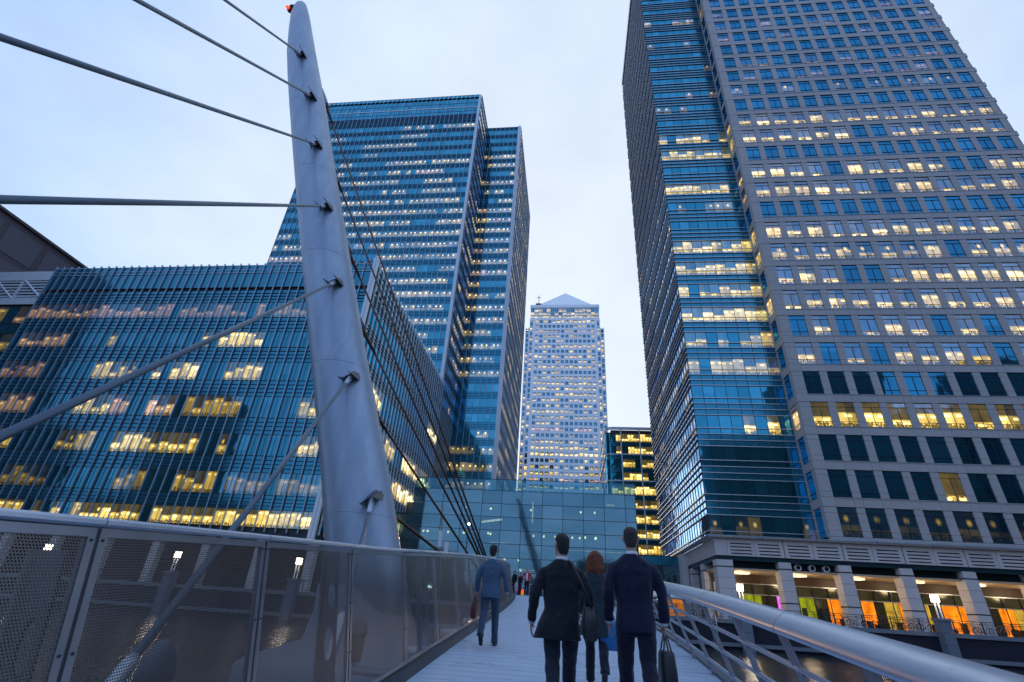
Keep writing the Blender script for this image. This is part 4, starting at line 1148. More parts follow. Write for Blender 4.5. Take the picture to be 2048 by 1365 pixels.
for zz_ in (1.9, 6.1, 10.3, 14.5, 18.7, 22.9):
    k0 = max(i for i in range(len(prof)) if prof[i][0] <= zz_); A_, B_ = prof[k0], prof[k0+1]; f_ = (zz_ - A_[0])/(B_[0] - A_[0])
    xa, xb = A_[1] + (B_[1] - A_[1])*f_, A_[2] + (B_[2] - A_[2])*f_; cx, w = (xa + xb)/2, (xb - xa)/2
    m_ = MB(); m_.rings([[(cx + (w + e_)*math.copysign(abs(math.cos(q))**.9, math.cos(q)) - .36*(dz), 13 + (w + e_)*math.copysign(abs(math.sin(q))**1.05, math.sin(q)), zz_ + dz) for q in [2*math.pi*k/36 for k in range(36)]] for dz, e_ in ((-.012, -.004), (-.005, .005), (.005, .005), (.012, -.004))], cap=False)
    m_.build('weld_seam', [MASTM], MS)
# rounded head hood with the red lamp
m_ = MB(); rr = []
for j in range(7):
    a = math.pi*.5*j/6; z = 27.6 + .28*math.sin(a); s = math.cos(a)*.97 + .03
    rr.append([(-14.25 + .30*s*math.cos(q), 13 + .30*s*math.sin(q), z) for q in [2*math.pi*k/20 for k in range(20)]])
m_.rings(rr); m_.build('cap', [MASTM], MS)
m_ = MB(); m_.tube([(-14.5, 13, 27.35), (-14.75, 13, 27.5), (-14.95, 13, 27.35)], [.26, .22, .1], 10); m_.build('lamp_hood', [DARKM], MS)
m_ = MB(); m_.tube([(-14.80, 12.80, 27.22), (-14.80, 12.70, 27.22)], .085, 10); m_.build('red_lamp', [M_emit("red_lamp", (1, .03, .01), 6)], MS)
m_ = MB(); rr = []
for z, rx, ry in ((-3, 2.9, 2.4), (-1.35, 2.9, 2.4), (-1.2, 2.7, 2.2), (-.85, 1.5, 1.4), (-.2, 1.15, 1.05), (.3, 1.0, .98)):
    cx = -4.6 - .38*max(0, z + 1)
    rr.append([(cx + rx*math.cos(q), 13 + ry*math.sin(q), z) for q in [2*math.pi*k/36 for k in range(36)]])
m_.rings(rr); o = m_.build('mast_pier', [CONC], None, label='rounded pale concrete pier in the water at the foot of the mast', cat='pier')
def bracket(p, d, nrm_):
    """two triangular cheek plates on the mast face and a pin between them, opening along d"""
    p = Vector(p); d = Vector(d).normalized(); n_ = Vector(nrm_).normalized()
    side = d.cross(n_).normalized()
    m_ = MB()
    for s in (-1, 1):
        o_ = side*.13*s; tk = side*.018*s
        A = p - n_*.12 + o_ + d*.12 - n_*.0; q = [p - n_*.15 + o_*1.2 - d*.55, p - n_*.15 + o_*1.2 + d*.35, p + n_*.50 + d*.45 + o_*1.2]
        m_.face(q); m_.face([x + tk for x in reversed(q)])
        for k in range(3): m_.face([q[k], q[(k+1) % 3], q[(k+1) % 3] + tk, q[k] + tk])
    m_.obox(p + n_*.13, side*.13, d*.16, n_*.16)
    m_.build('cable_bracket', [M_plain("bracket_steel", (.10, .11, .13), .5, .5)], MS)
anch = [(-12.31, 12.5, 21.96), (-11.02, 12.5, 18.85), (-9.95, 12.5, 15.72), (-8.7, 12.5, 12.37), (-7.52, 12.5, 9.02), (-6.24, 12.5, 5.67), (-4.92, 12.5, 2.34)]
CAB = M_plain("cable_grey", (0.10, 0.145, 0.20), .45, .3, .12, 4)
CABD = M_plain("cable_dark", (0.13, 0.075, 0.055), .45, .6, .2, 4)
lab = ['stay cable highest on the front of the mast, running up out of the top left', 'second front stay cable from the mast top',
       'third front stay cable, slanting to the upper left edge', 'fourth front stay cable, nearly level across the left sky',
       'fifth front stay cable, sloping down left across the finned block', 'thick front stay cable that passes behind the perforated parapet',
       'short lowest front stay cable ending behind the parapet rail']
for i, A in enumerate(anch):
    yb = list(reversed(anch_y))[i]
    B = Vector((AX, yb, dk(yb) - .2)); A = Vector(A); d = (B - A).normalized()
    bracket(A - Vector((0, .02, 0)), d, (-.05, -1, 0.0))
    st = A + Vector((0, -.18, 0)) + d*.2
    t_ = thing('stay_cable', lab[i], 'cable', tuple(B), 'front stay cables of the mast')
    d2 = (B - st).normalized(); L = (B - st).length; sg = Vector((0, 0, 0))
    m_ = MB(); m_.tube([st, B - d2*.6], .042, 10); m_.build('strand', [CAB], t_)
    m_ = MB(); m_.tube([st - d2*.05, st + d2*.35, st + d2*.8], [.07, .066, .05], 10); m_.build('socket', [STEEL], t_)
    m_ = MB(); m_.tube([B - d2*1.6, B - d2*1.5, B - d2*.5, B - d2*.42, B + d2*.1], [.05, .068, .072, .12, .12], 14); m_.build('lower_socket', [STEEL], t_)
back = [((803, 1010), (-4.45, 13.2, 2.3), (-3.55, 14, 1.2), 'lowest rear stay cable'), ]
import itertools
rear = [(Vector((-5.2, 13.3, 2.36)), Vector((-4.92, 20.0, 1.8)), 'short lit rear stay cable from the low bracket at the right edge of the mast', .06),
        (Vector((-6.2, 13.5, 5.41)), Vector((-3.74, 20, 1.68)), 'rear stay cable second from the bottom of the mast', .045),
        (Vector((-7.1, 13.5, 8.3)), Vector((-3.41, 20, 1.69)), 'third rear stay cable, leaving the mast level with the low roof', .045),
        (Vector((-8.3, 13.5, 11.6)), Vector((-3.32, 20, 1.70)), 'fourth rear stay cable, crossing the front of the stepped tower', .045),
        (Vector((-9.9, 13.5, 15.9)), Vector((-3.20, 20, 1.70)), 'fifth rear stay cable, upper of the pair crossing the tower windows', .045),
        (Vector((-11.3, 13.5, 20.2)), Vector((-3.12, 20, 1.72)), 'highest rear stay cable, outermost line right of the mast', .045)]
for i, (A, Q, lb, rd) in enumerate(rear):
    d = (Q - A).normalized(); B = A + d*((Q - A).length*1.22)
    t_ = thing('stay_cable', lb, 'cable', tuple(B), 'rear stay cables of the mast')
    m_ = MB(); m_.tube([A, B], rd*.85, 8); m_.build('strand', [CABD], t_)
    m_ = MB(); m_.tube([A - d*.1, A + d*.5, A + d*1.3], [rd*1.8, rd*1.6, rd], 10); m_.build('socket', [CABD], t_)
    m_ = MB(); side = d.cross(Vector((0, 1, 0))).normalized()
    m_.obox(A + d*.0 + Vector((.0, -.1, .05)), d*.42, Vector((0, .14, 0)), side*.12); m_.build('rear_bracket', [STEEL], MS)

# ================================================================== QUAY FURNITURE
RDARK = M_plain("dark_railing_paint", (0.03, 0.04, 0.05), .5, .3, .2, 3)
def quay_rail(x0, x1, ye, label, pitch=2.4):
    t_ = thing('quay_railing', label, 'railing', ((x0+x1)/2, ye, 0.44), 'quayside railings')
    m_ = MB(); m_.tube([(x0, ye, 1.45), (x1, ye, 1.45)], .03, 6); m_.build('top_rail', [RDARK], t_)
    m_ = MB(); m_.tube([(x0, ye, 1.28), (x1, ye, 1.28)], .015, 5); m_.tube([(x0, ye, .60), (x1, ye, .60)], .018, 5); m_.build('lower_rail', [RDARK], t_)
    x = x0; bars = MB()
    while x <= x1:
        m_ = MB(); m_.obox((x, ye + .0, .95), (.035, 0, 0), (0, .05, 0), (0, .0, .52)); m_.obox((x, ye + .1, .62), (.03, 0, 0), (0, .12, 0), (0, 0, .03)); m_.build('post', [RDARK], t_)
        for j in range(1, 12):
            xx = x + pitch*j/12
            if xx < x1: bars.box(xx - .008, xx + .008, ye - .008, ye + .008, .60, 1.28)
        x += pitch
    bars.build('balusters', [RDARK], t_, kind='stuff')
PX = [16.2, 33.2, 50.2]
quay_rail(3.0, 15.2, 54.8, 'dark quayside railing between the bridge end and the first lamp pillar')
quay_rail(17.2, 32.2, 54.8, 'dark quayside railing between the two lamp pillars in front of the parked bicycles')
quay_rail(34.4, 49.2, 54.8, 'dark quayside railing right of the right-hand lamp pillar')
quay_rail(-84, -8, 52.3, 'quayside railing seen through the perforated parapet on the left', 3.2)
LX = {}
def lamp_pillar(x, ye, label, zt=1.55, power=120):
    t_ = thing('lamp_pillar', label, 'lamp', (x, ye - .5, -2.2), 'quay lamps on stone pillars')
    m_ = MB()
    for a, b2 in ((-2.6, -1.5), (-1.48, -.55), (-.53, .42), (.44, zt - .2)): m_.box(x - .45, x + .45, ye - 1.0, ye - .05, a, b2)
    m_.build('stone_pillar', [CONC], t_)
    m_ = MB(); m_.box(x - .52, x + .52, ye - 1.08, ye + .05, zt - .2, zt); m_.build('cap_stone', [CONC], t_)
    for dx in (-.16, .16):
        m_ = MB(); m_.box(x + dx - .05, x + dx + .05, ye - .6, ye - .5, zt, 2.85); m_.build('lamp_post', [FINL], t_)
    m_ = MB(); m_.box(x - .24, x + .24, ye - .75, ye - .35, 2.85, 3.42); m_.build('lamp_box', [E_wh], t_)
    m_ = MB(); m_.box(x - .28, x + .28, ye - .80, ye - .3, 3.42, 3.48); m_.build('lamp_lid', [RDARK], t_)
    ld = bpy.data.lights.new('quay_lamp', 'POINT'); ld.energy = power; ld.color = (1.0, .80, .58); ld.shadow_soft_size = .3
    lo = bpy.data.objects.new('quay_lamp', ld); COL.objects.link(lo); lo.location = (x, ye - 1.1, 3.1)
lamp_pillar(16.2, 54.8, 'lit box lamp on a stone quay pillar at the left end of the colonnade')
lamp_pillar(33.2, 54.8, 'lit box lamp on the stone quay pillar between two groups of bicycles')
lamp_pillar(50.2, 54.8, 'lit box lamp on a stone quay pillar beyond the right edge of the photo')
lamp_pillar(-27.1, 52.2, 'lit box lamp seen through the third parapet panel, nearest the mast')
lamp_pillar(-40.5, 52.2, 'lit box lamp seen through the second parapet panel')
lamp_pillar(-55.8, 52.2, 'lit box lamp seen through the first parapet panel at far left')
# ladder on the wall
t_ = thing('quay_ladder', 'thin metal ladder fixed to the dark quay wall left of the first lamp pillar', 'ladder', (13.4, 54.4, -2))
m_ = MB(); m_.tube([(13.2, 54.35, -2.1), (13.2, 54.35, .8)], .025, 6); m_.tube([(13.65, 54.35, -2.1), (13.65, 54.35, .8)], .025, 6); m_.build('stile', [STEEL], t_)
for j in range(8):
    m_ = MB(); m_.tube([(13.2, 54.35, -1.9 + j*.32), (13.65, 54.35, -1.9 + j*.32)], .018, 5); m_.build('rung', [STEEL], t_)

# ------------------------------------------------------------------ bicycles
FRC = [(.02, .02, .025), (.30, .32, .34), (.03, .10, .25), (.02, .15, .2), (.22, .03, .02)]
FRM = [M_plain("bike_paint_%d" % i, c, .35, .3) for i, c in enumerate(FRC)]
FRN = ['black', 'silver', 'blue', 'teal', 'red']
TYRE = M_plain("tyre_rubber", (.012, .012, .012), .7)
def wheel_me():
    m_ = MB(); n = 22; rr = []
    for k in range(n + 1):
        a = 2*math.pi*k/n; c = Vector((math.cos(a)*.32, 0, math.sin(a)*.32)); o_ = Vector((math.cos(a), 0, math.sin(a)))
        rr.append([c + o_*math.cos(q)*.02 + Vector((0, math.sin(q)*.02, 0)) for q in [2*math.pi*j/6 for j in range(6)]])
    m_.rings(rr, cap=False)
    for k in range(8):
        a = math.pi*k/8; m_.obox((0, 0, 0), (math.cos(a)*.31, 0, math.sin(a)*.31), (0, .003, 0), (-math.sin(a)*.003, 0, math.cos(a)*.003), 0)
    me = m_.mesh('wheel'); me.materials.append(TYRE); return me
WM = wheel_me()
m_ = MB()
BBp, ST, HT, RA, FA = (0, 0, .28), (-.14, 0, .78), (.36, 0, .82), (-.48, 0, .33), (.52, 0, .33)
for a, b2 in ((BBp, ST), (ST, HT), (BBp, (.39, 0, .70)), (RA, BBp), (RA, (-.10, 0, .68)), (HT, FA)): m_.tube([a, b2], .016, 6)
fr_me = m_.mesh('frame')
m_ = MB(); m_.tube([(-.14, 0, .78), (-.16, 0, .90)], .012, 5); m_.obox((-.17, 0, .92), (.12, 0, .01), (0, .06, 0), (0, 0, .025)); sd_me = m_.mesh('saddle'); sd_me.materials.append(TYRE)
m_ = MB(); m_.tube([(.36, 0, .82), (.34, 0, .95), (.38, 0, 1.0)], .012, 5); m_.tube([(.36, -.27, 1.0), (.40, 0, 1.0), (.36, .27, 1.0)], .013, 5); hb_me = m_.mesh('handlebar'); hb_me.materials.append(TYRE)
frs = []
for mt in FRM:
    q = fr_me.copy(); q.materials.append(mt); frs.append(q)
def bike(x, y, rz, ci, label):
    t_ = thing('bicycle', label, 'bicycle', (x, y, .40), 'bicycles parked along the quay railing')
    t_.rotation_euler = (R(random.uniform(-6, 6)), 0, rz)
    for nme, me, loc in (('frame', frs[ci], (0, 0, 0)), ('wheel', WM, (-.48, 0, .33)), ('wheel', WM, (.52, 0, .33)), ('saddle', sd_me, (0, 0, 0)), ('handlebar', hb_me, (0, 0, 0))):
        o = bpy.data.objects.new(nme, me); COL.objects.link(o); o.parent = t_; o.location = loc
rb = random.Random(77)
spots = [('left of the first lamp pillar', [7.5, 8.6, 10.0, 11.2, 12.4]), ('in front of the lit green shop wall', [23.2, 24.6, 25.6]),
         ('in front of the first orange shop panel', [26.9, 27.8, 28.6]), ('in front of the yellow shelving window', [30.4, 31.1, 31.8, 32.5]),
         ('before the big orange wall', [36.4, 37.5, 38.6, 39.6]), ('in front of the farthest right shop', [42.0, 43.2, 44.5])]
for where, xs_ in spots:
    for j, x in enumerate(xs_):
        ci = rb.choice([0, 0, 1, 2, 3, 4]) if not (x == 37.5) else 1
        pos = ['leftmost', 'second from left', 'third from left', 'fourth from left', 'rightmost'][j if j < len(xs_) - 1 else 4]
        bike(x, 55.7 + rb.uniform(-.15, .3), rb.choice([0, 0.25, -.2, 3.0]), ci, '%s bicycle, %s %s' % (FRN[ci], pos, where))
# spiral stand rails
# ------------------------------------------------------------------ parasols beyond the railing
PARA = M_plain("white_canvas", (.62, .64, .68), .8, 0, .06, 4)
for (x, y, lb) in ((8.2, 57.5, 'left white cafe parasol beyond the handrail'), (11.6, 57.8, 'right white cafe parasol, next to the stone colonnade')):
    t_ = thing('cafe_parasol', lb, 'parasol', (x, y, .4), 'white cafe parasols')
    m_ = MB(); m_.tube([(x, y, .4), (x, y, 2.75)], .03, 6); m_.build('pole', [FINL], t_)
    m_ = MB(); n = 8
    P0 = [(x + 1.75*math.cos(2*math.pi*k/n), y + 1.75*math.sin(2*math.pi*k/n), 2.15) for k in range(n)]
    for k in range(n):
        m_.face([P0[k], P0[(k+1) % n], (x, y, 2.72)]); m_.face([P0[k], (P0[k][0], P0[k][1], 1.98), (P0[(k+1) % n][0], P0[(k+1) % n][1], 1.98), P0[(k+1) % n]])
    m_.build('canopy', [PARA], t_)
m_ = MB(); m_.box(11.4, 13.2, 66, 66.4, .4, 2.3)
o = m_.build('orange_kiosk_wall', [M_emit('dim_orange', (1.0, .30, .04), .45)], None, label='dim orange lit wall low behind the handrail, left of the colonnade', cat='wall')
# ------------------------------------------------------------------ banner pole at the bridge end, and an added lamp warming the mast
t_ = thing('banner_pole', 'slim pole with two small white banners standing beyond the parapet', 'pole', (-12.0, 50.5, .4))
m_ = MB(); m_.tube([(-12.0, 50.5, .4), (-12.75, 50.5, 9.0)], .09, 8); m_.build('pole', [M_plain("olive_pole", (.2, .2, .14), .5, .4)], t_)
BAN = M_plain("white_banner", (.7, .7, .75), .6)
m_ = MB(); m_.box(-12.75, -12.35, 50.4, 50.43, 5.0, 6.5); m_.build('banner', [BAN], t_)
m_ = MB(); m_.box(-12.05, -11.65, 50.4, 50.43, 4.0, 5.5); m_.build('banner', [BAN], t_)
t_ = thing('added_mast_lamp', 'added warm lamp before the glass hall, lighting the back of the mast', 'lamp', (-9.6, 49, .4))
m_ = MB(); m_.tube([(-9.6, 49, .4), (-9.6, 49, 6.9)], .05, 8); m_.build('post', [RDARK], t_)  # added post and lamp head, set where the hall glass shows a reflection
m_ = MB(); m_.obox((-9.6, 48.9, 7.0), (.16, 0, .03), (0, .1, 0), (0, 0, .08)); m_.build('lamp_head', [E_wh], t_)
ld = bpy.data.lights.new('flood', 'SPOT'); ld.energy = 3800; ld.color = (1.0, .50, .24); ld.shadow_soft_size = .3; ld.spot_size = R(26); ld.spot_blend = .6  # added warm spot aimed at the back of the mast and cables
lo = bpy.data.objects.new('flood', ld); COL.objects.link(lo); lo.location = (-9.6, 48.7, 7.0)
lo.rotation_euler = (Vector((-6.3, 13, 5)) - Vector((-9.6, 48.7, 7.0))).to_track_quat('-Z', 'Y').to_euler()
# barrier beyond the crest
t_ = thing('crowd_barrier', 'low grey barrier of upright bars right of the man in the red jacket', 'barrier', (-2.2, 40, .8))
m_ = MB(); m_.tube([(-3.4, 40, 1.75), (-1.4, 40, 1.75)], .025, 5); m_.tube([(-3.4, 40, .95), (-1.4, 40, .95)], .025, 5); m_.build('rail', [STEEL], t_)
for j in range(9):
    m_ = MB(); m_.tube([(-3.4 + j*.25, 40, .8), (-3.4 + j*.25, 40, 1.75)], .015, 5); m_.build('bar', [STEEL], t_)

# ================================================================== PEOPLE
def cloth(name, col, wr=.75, rough=.8, fine=True):
    t = NT(name)
    n = t.noise(5, 4, .6); w_ = t.noise(260, 1, .5)
    c = t.mix(n, tuple(x*.75 for x in col), tuple(min(1, x*1.25) for x in col))
    b = t.bsdf(c, rough, 0, .25); b.inputs['Sheen Weight'].default_value = .15
    t.bump(t.m('ADD', t.noise(9, 3, .55, stretch=(1, 1, .45)), t.m('MULTIPLY', w_, .04)), wr, .06, b)
    return t.done(b.outputs[0])
SKIN = M_plain("skin", (.42, .25, .19), .55, 0, .1, 8)
SHOE = M_plain("black_leather", (.012, .012, .014), .3, 0, .2, 6)
SHIRT = M_plain("white_shirt", (.62, .64, .72), .7)
def remesh(name, m_, voxel, mat, parent, sm=4, disp=0.0):
    me = m_.mesh(name); me.materials.append(mat)
    o = bpy.data.objects.new(name, me); COL.objects.link(o); o.parent = parent
    md = o.modifiers.new('r', 'REMESH'); md.mode = 'VOXEL'; md.voxel_size = voxel; md.use_smooth_shade = True
    s = o.modifiers.new('s', 'SMOOTH'); s.iterations = sm; s.factor = .5
    if disp:
        tx = bpy.data.textures.new('folds', 'CLOUDS'); tx.noise_scale = .13; tx.noise_depth = 1
        d = o.modifiers.new('d', 'DISPLACE'); d.texture = tx; d.strength = disp; d.mid_level = .5
    return o
def ell(m_, levels, n=18, cy=0.0):
    """levels: (z, cx, cy, rx, ry)"""
    m_.rings([[(cx + rx*math.copysign(abs(math.cos(a))**.85, math.cos(a)), y0 + ry*math.sin(a), z) for a in [2*math.pi*k/n for k in range(n)]] for z, cx, y0, rx, ry in levels])
def limb(m_, pts, rad, n=12): m_.tube(pts, rad, n)
def hand(m_, w, dirv, side, curl=.5):
    """palm and five separate curled fingers from the wrist w along dirv; side -1 left, 1 right"""
    w = Vector(w); d = Vector(dirv).normalized(); f = Vector((0, 1, 0)); f = (f - d*f.dot(d)).normalized(); inn = d.cross(f).normalized()*1
    if inn.x*side > 0: inn = -inn      # towards the thigh
    m_.tube([w - d*.03, w + d*.02, w + d*.09], [.026, .030, .028], 8, ry=[.022, .018, .014], up=tuple(inn))
    pc = w + d*.085
    for j, (off, L) in enumerate(((.030, .074), (.010, .083), (-.010, .077), (-.029, .060))):
        p0 = pc + f*off; a = d; pts = [p0 - d*.02]; cur = p0; dd = d.copy()
        for s_, fr_ in ((.42, .25), (.33, .7), (.25, 1.0)):
            dd = (d*math.cos(curl*fr_*1.5) + inn*math.sin(curl*fr_*1.5)).normalized(); cur = cur + dd*L*s_; pts.append(cur)
        m_.tube(pts, [.0100, .0095, .0088, .0075], 6)
    t0 = w + d*.03 + f*.022
    m_.tube([t0, t0 + (d*.5 + f*.7 + inn*.3).normalized()*.035, t0 + (d*.8 + f*.5 + inn*.6).normalized()*.066], [.013, .011, .009], 6)
def person(label, x, y, z, H, rz, mats, kind='suit', stride=.22, lead=1, arms=None, hairc=(.02, .015, .012), fine=True, turn=0, hair='short', hem=.86, group=None, lean=0.0, vox=None):
    root = thing('person', label, 'person', (x, y, z), group); root.rotation_euler = (0, 0, rz); root.scale = (H/1.80,)*3
    par = root; v = vox or (.0075 if fine else .014)
    hipz, shz = .93, 1.46
    fl = {1: Vector((.10, stride*lead, 0)), -1: Vector((-.10, -stride*lead, 0))}
    legs = {}
    for s in (1, -1):
        f = fl[s]; fwd = f.y > 0
        ankle = Vector((s*.09, f.y, .09 if fwd or stride < .1 else .22)); hip = Vector((s*.095, 0, hipz)); mid = (hip + ankle)/2
        knee = mid + Vector((0, .04 if fwd else .10, .02)); legs[s] = (hip, knee, ankle, fwd)
    A = arms or {}
    aj = {}
    for s in (1, -1):
        sh = Vector((s*.185, lean*.4, shz - .03)); el, wr = A.get(s, (Vector((s*.25, -.06*s*lead, 1.17)), Vector((s*.255, .05 - .1*s*lead, .92)))); aj[s] = (sh, Vector(el), Vector(wr))
    # body
    m_ = MB()
    ell(m_, [(.84, 0, 0, .13, .10), (.95, 0, 0, .155, .11), (1.10, 0, lean*.15, .135, .10), (1.28, 0, lean*.3, .16, .11), (1.40, 0, lean*.38, .165, .095), (1.47, 0, lean*.4, .09, .07), (1.50, 0, lean*.4, .06, .058)])
    hx, hy = 0, lean*.5 + .02
    ell(m_, [(1.45, 0, lean*.42, .056, .056), (1.53, 0, lean*.45, .051, .054), (1.60, 0, hy, .050, .058)])
    ct, sn = math.cos(turn), math.sin(turn)
    def hp(px, py): return (hx + px*ct - py*sn, hy + px*sn + py*ct)
    def hell(levels, n=20):
        m_.rings([[(*hp(cx + rx*math.cos(a), cy_ + ry*math.sin(a)), z_) for a in [2*math.pi*k/n for k in range(n)]] for z_, cx, cy_, rx, ry in levels])
    hell([(1.575, 0, .035, .035, .045), (1.595, 0, .02, .052, .068), (1.64, 0, .008, .066, .085), (1.69, 0, .0, .073, .095), (1.74, 0, -.004, .073, .094), (1.775, 0, -.006, .060, .078), (1.795, 0, -.006, .035, .045), (1.80, 0, -.006, .01, .012)])
    def hv(px, py, pz): a_, b_ = hp(px, py); return Vector((a_, b_, pz))
    m_.tube([hv(0, .088, 1.715), hv(0, .108, 1.675), hv(0, .092, 1.665)], [.008, .014, .010], 6)
    m_.tube([hv(-.03, .088, 1.722), hv(.03, .088, 1.722)], .009, 6)
    m_.tube([hv(-.022, .086, 1.635), hv(.022, .086, 1.635)], .008, 6)
    for s in (1, -1): m_.tube([hv(s*.072, -.005, 1.65), hv(s*.083, -.012, 1.69), hv(s*.080, -.002, 1.71)], [.008, .014, .010], 6)
    for s in (1, -1):
        sh, el, wr = aj[s]; limb(m_, [sh + Vector((-s*.05, 0, -.04)), sh + Vector((-s*.01, 0, -.06)), el, wr], [.03, .038, .034, .026]); hand(m_, wr, (wr - el).normalized()*1 + Vector((0, 0, -.6)), s)
        hip, kn, an, fwd = legs[s]; limb(m_, [hip, kn, an], [.078, .052, .036])
    remesh('body', m_, v if fine else .012, mats['skin'], par, 2)
    m_ = MB()
    for s in (1, -1): m_.tube([hv(s*.027, .082, 1.70), hv(s*.027, .088, 1.70)], .009, 8)
    m_.build('eyes', [DARKM]).parent = par
    # shoes
    for s in (1, -1):
        hip, kn, an, fwd = legs[s]; m_ = MB(); tilt = 0 if fwd or stride < .1 else -.7
        heel = Vector((an.x, an.y - .05, an.z - (.09 if fwd or stride < .1 else .03))); toe = heel + Vector((0, .27*math.cos(tilt), .27*math.sin(tilt))); toe.z = max(toe.z, .02) 
        m_.tube([heel + Vector((0, -.01, .04)), heel + Vector((0, .06, .05)), (heel + toe)/2 + Vector((0, .02, .035)), toe + Vector((0, -.02, .025)), toe + Vector((0, .01, .015))], [.028, .042, .046, .038, .012], 10, ry=[.03, .05, .04, .025, .01])
        remesh('shoe', m_, .008, mats['shoe'], par, 2)
    # trousers
    m_ = MB()
    ell(m_, [(.80, 0, 0, .14, .105), (.90, 0, 0, .172, .125), (1.0, 0, 0, .165, .12), (1.04, 0, 0, .15, .11)])
    for s in (1, -1):
        hip, kn, an, fwd = legs[s]; an2 = an + Vector((0, -.01, -.02))
        limb(m_, [hip + Vector((0, 0, -.02)), hip.lerp(kn, .5) + Vector((0, 0, 0)), kn, kn.lerp(an2, .5) + Vector((0, -.02, 0)), an2], [.098, .090, .073, .068, .066], 14)
    remesh('trousers', m_, v*1.2, mats['trousers'], par, 3, .024)
    # jacket
    m_ = MB(); J = []
    if kind == 'coat':
        J = [(hem - .02, -.045, -.03, .245, .18), (hem + .12, -.03, -.02, .215, .165), (1.05, 0, 0, .185, .138)]
    else: J = [(hem - .02, 0, -.01, .195, .145), (.95, 0, -.005, .19, .14), (1.08, 0, lean*.1, .175, .128)]
    J += [(1.25, 0, lean*.25, .198, .135), (1.36, 0, lean*.35, .208, .128), (1.44, 0, lean*.4, .195, .108), (1.49, 0, lean*.42, .125, .085), (1.525, 0, lean*.43, .072, .070)]
    ell(m_, J, 22)
    for s in (1, -1):
        sh, el, wr = aj[s]
        limb(m_, [sh + Vector((-s*.05, 0, -.01)), sh + Vector((s*.008, 0, -.045)), sh.lerp(el, .5), el, el.lerp(wr, .5), wr + (wr - el).normalized()*.0], [.050, .066, .062, .057, .052, .047], 14)
    remesh('jacket' if kind != 'coat' else 'coat', m_, v*1.1, mats['jacket'], par, 4, .030)
    # collar and cuffs
    m_ = MB(); ell(m_, [(1.515, 0, lean*.43 + .0, .068, .066), (1.555, 0, lean*.45 + .005, .062, .064), (1.56, 0, lean*.45 + .005, .055, .057)]); m_.build('shirt_collar', [mats.get('shirt', SHIRT)]).parent = par
    m_ = MB()
    for s in (1, -1):
        sh, el, wr = aj[s]; dd = (wr - el).normalized(); m_.tube([wr - dd*.01, wr + dd*.022], .036, 12)
    m_.build('shirt_cuffs', [mats.get('shirt', SHIRT)]).parent = par
    # hair
    hm = M_plain("hair", hairc, .6, 0, .4, 40, bump=.6)
    m_ = MB()
    if hair == 'short':
        hell([(1.585, 0, -.048, .046, .028), (1.62, 0, -.042, .060, .046), (1.655, 0, -.034, .072, .066), (1.69, 0, -.026, .078, .078), (1.73, 0, -.018, .080, .086), (1.765, 0, -.008, .074, .086), (1.795, 0, -.004, .050, .06), (1.808, 0, -.004, .015, .02)])
        remesh('hair', m_, .007, hm, par, 2, .008)
    elif hair == 'buzz':
        hell([(1.60, 0, -.046, .046, .030), (1.635, 0, -.040, .060, .048), (1.67, 0, -.030, .071, .064), (1.70, 0, -.022, .075, .076), (1.74, 0, -.014, .077, .084), (1.775, 0, -.008, .064, .076), (1.798, 0, -.006, .038, .046), (1.804, 0, -.006, .012, .014)])
        remesh('hair', m_, .006, hm, par, 2, .003)
    else:   # long wavy bob
        rh = random.Random(2)
        hell([(1.50, 0, -.06, .10, .06), (1.55, 0, -.05, .125, .085), (1.62, 0, -.03, .125, .10), (1.69, 0, -.02, .112, .105), (1.75, 0, -.012, .10, .10), (1.79, 0, -.006, .07, .08), (1.815, 0, -.004, .03, .04)])
        for k in range(46):
            a = rh.uniform(math.pi*.95, math.pi*2.05); r0 = rh.uniform(.10, .13); z0 = rh.uniform(1.60, 1.76)
            pts = [hv(r0*math.cos(a)*(.9 + .05*q) + .012*math.sin(q*1.9 + k), r0*.85*math.sin(a) - .01 + .012*math.cos(q*1.7 + k), z0 - q*.045) for q in range(5)]
            m_.tube(pts, [.014, .017, .017, .014, .006], 6)
        remesh('hair', m_, .007, hm, par, 1, .012)
    return root

NAVY = cloth("navy_suit", (.006, .009, .034)); NAVT = cloth("navy_trousers", (.008, .010, .028))
BLK = cloth("black_overcoat", (.005, .007, .016), .5); BLKT = cloth("dark_trousers", (.010, .014, .03))
GRB = cloth("grey_blue_suit", (.06, .11, .19)); GRBT = cloth("grey_blue_trousers", (.04, .075, .12))
CHK = cloth("dark_teal_coat", (.018, .035, .05), .5)
def mats(j, tr, sk=SKIN, shirt=SHIRT): return {'skin': sk, 'shoe': SHOE, 'trousers': tr, 'jacket': j, 'shirt': shirt}
V = Vector
zn = dk(6.0)
person('man in a navy suit on the right walking away, close-cropped hair', .69, 6.0, zn, 1.93, 0, mats(NAVY, NAVT), stride=.30, lead=-1,
       arms={1: (V((.275, -.02, 1.18)), V((.275, .02, .93))), -1: (V((-.26, -.05, 1.18)), V((-.25, .06, .93)))}, hairc=(.035, .03, .03), hair='buzz', hem=.86, turn=-.1)
person('man in a black overcoat in the middle walking away with a shoulder bag', -.08, 6.0, zn, 1.83, .06, mats(BLK, BLKT), kind='coat', stride=.34, lead=1,
       arms={-1: (V((-.29, -.04, 1.17)), V((-.31, .05, .93))), 1: (V((.29, -.05, 1.18)), V((.30, .02, .95)))}, hairc=(.008, .007, .008), hem=.80, turn=.45, lean=.12)
person('man in a grey-blue suit walking away beside the parapet, bag in left hand', -1.50, 10.5, dk(10.5), 1.76, -.03, mats(GRB, GRBT), stride=.30, lead=1,
       arms={-1: (V((-.27, -.03, 1.18)), V((-.28, .02, .93))), 1: (V((.28, .0, 1.18)), V((.31, .10, .95)))}, hairc=(.012, .01, .01), hem=.85)
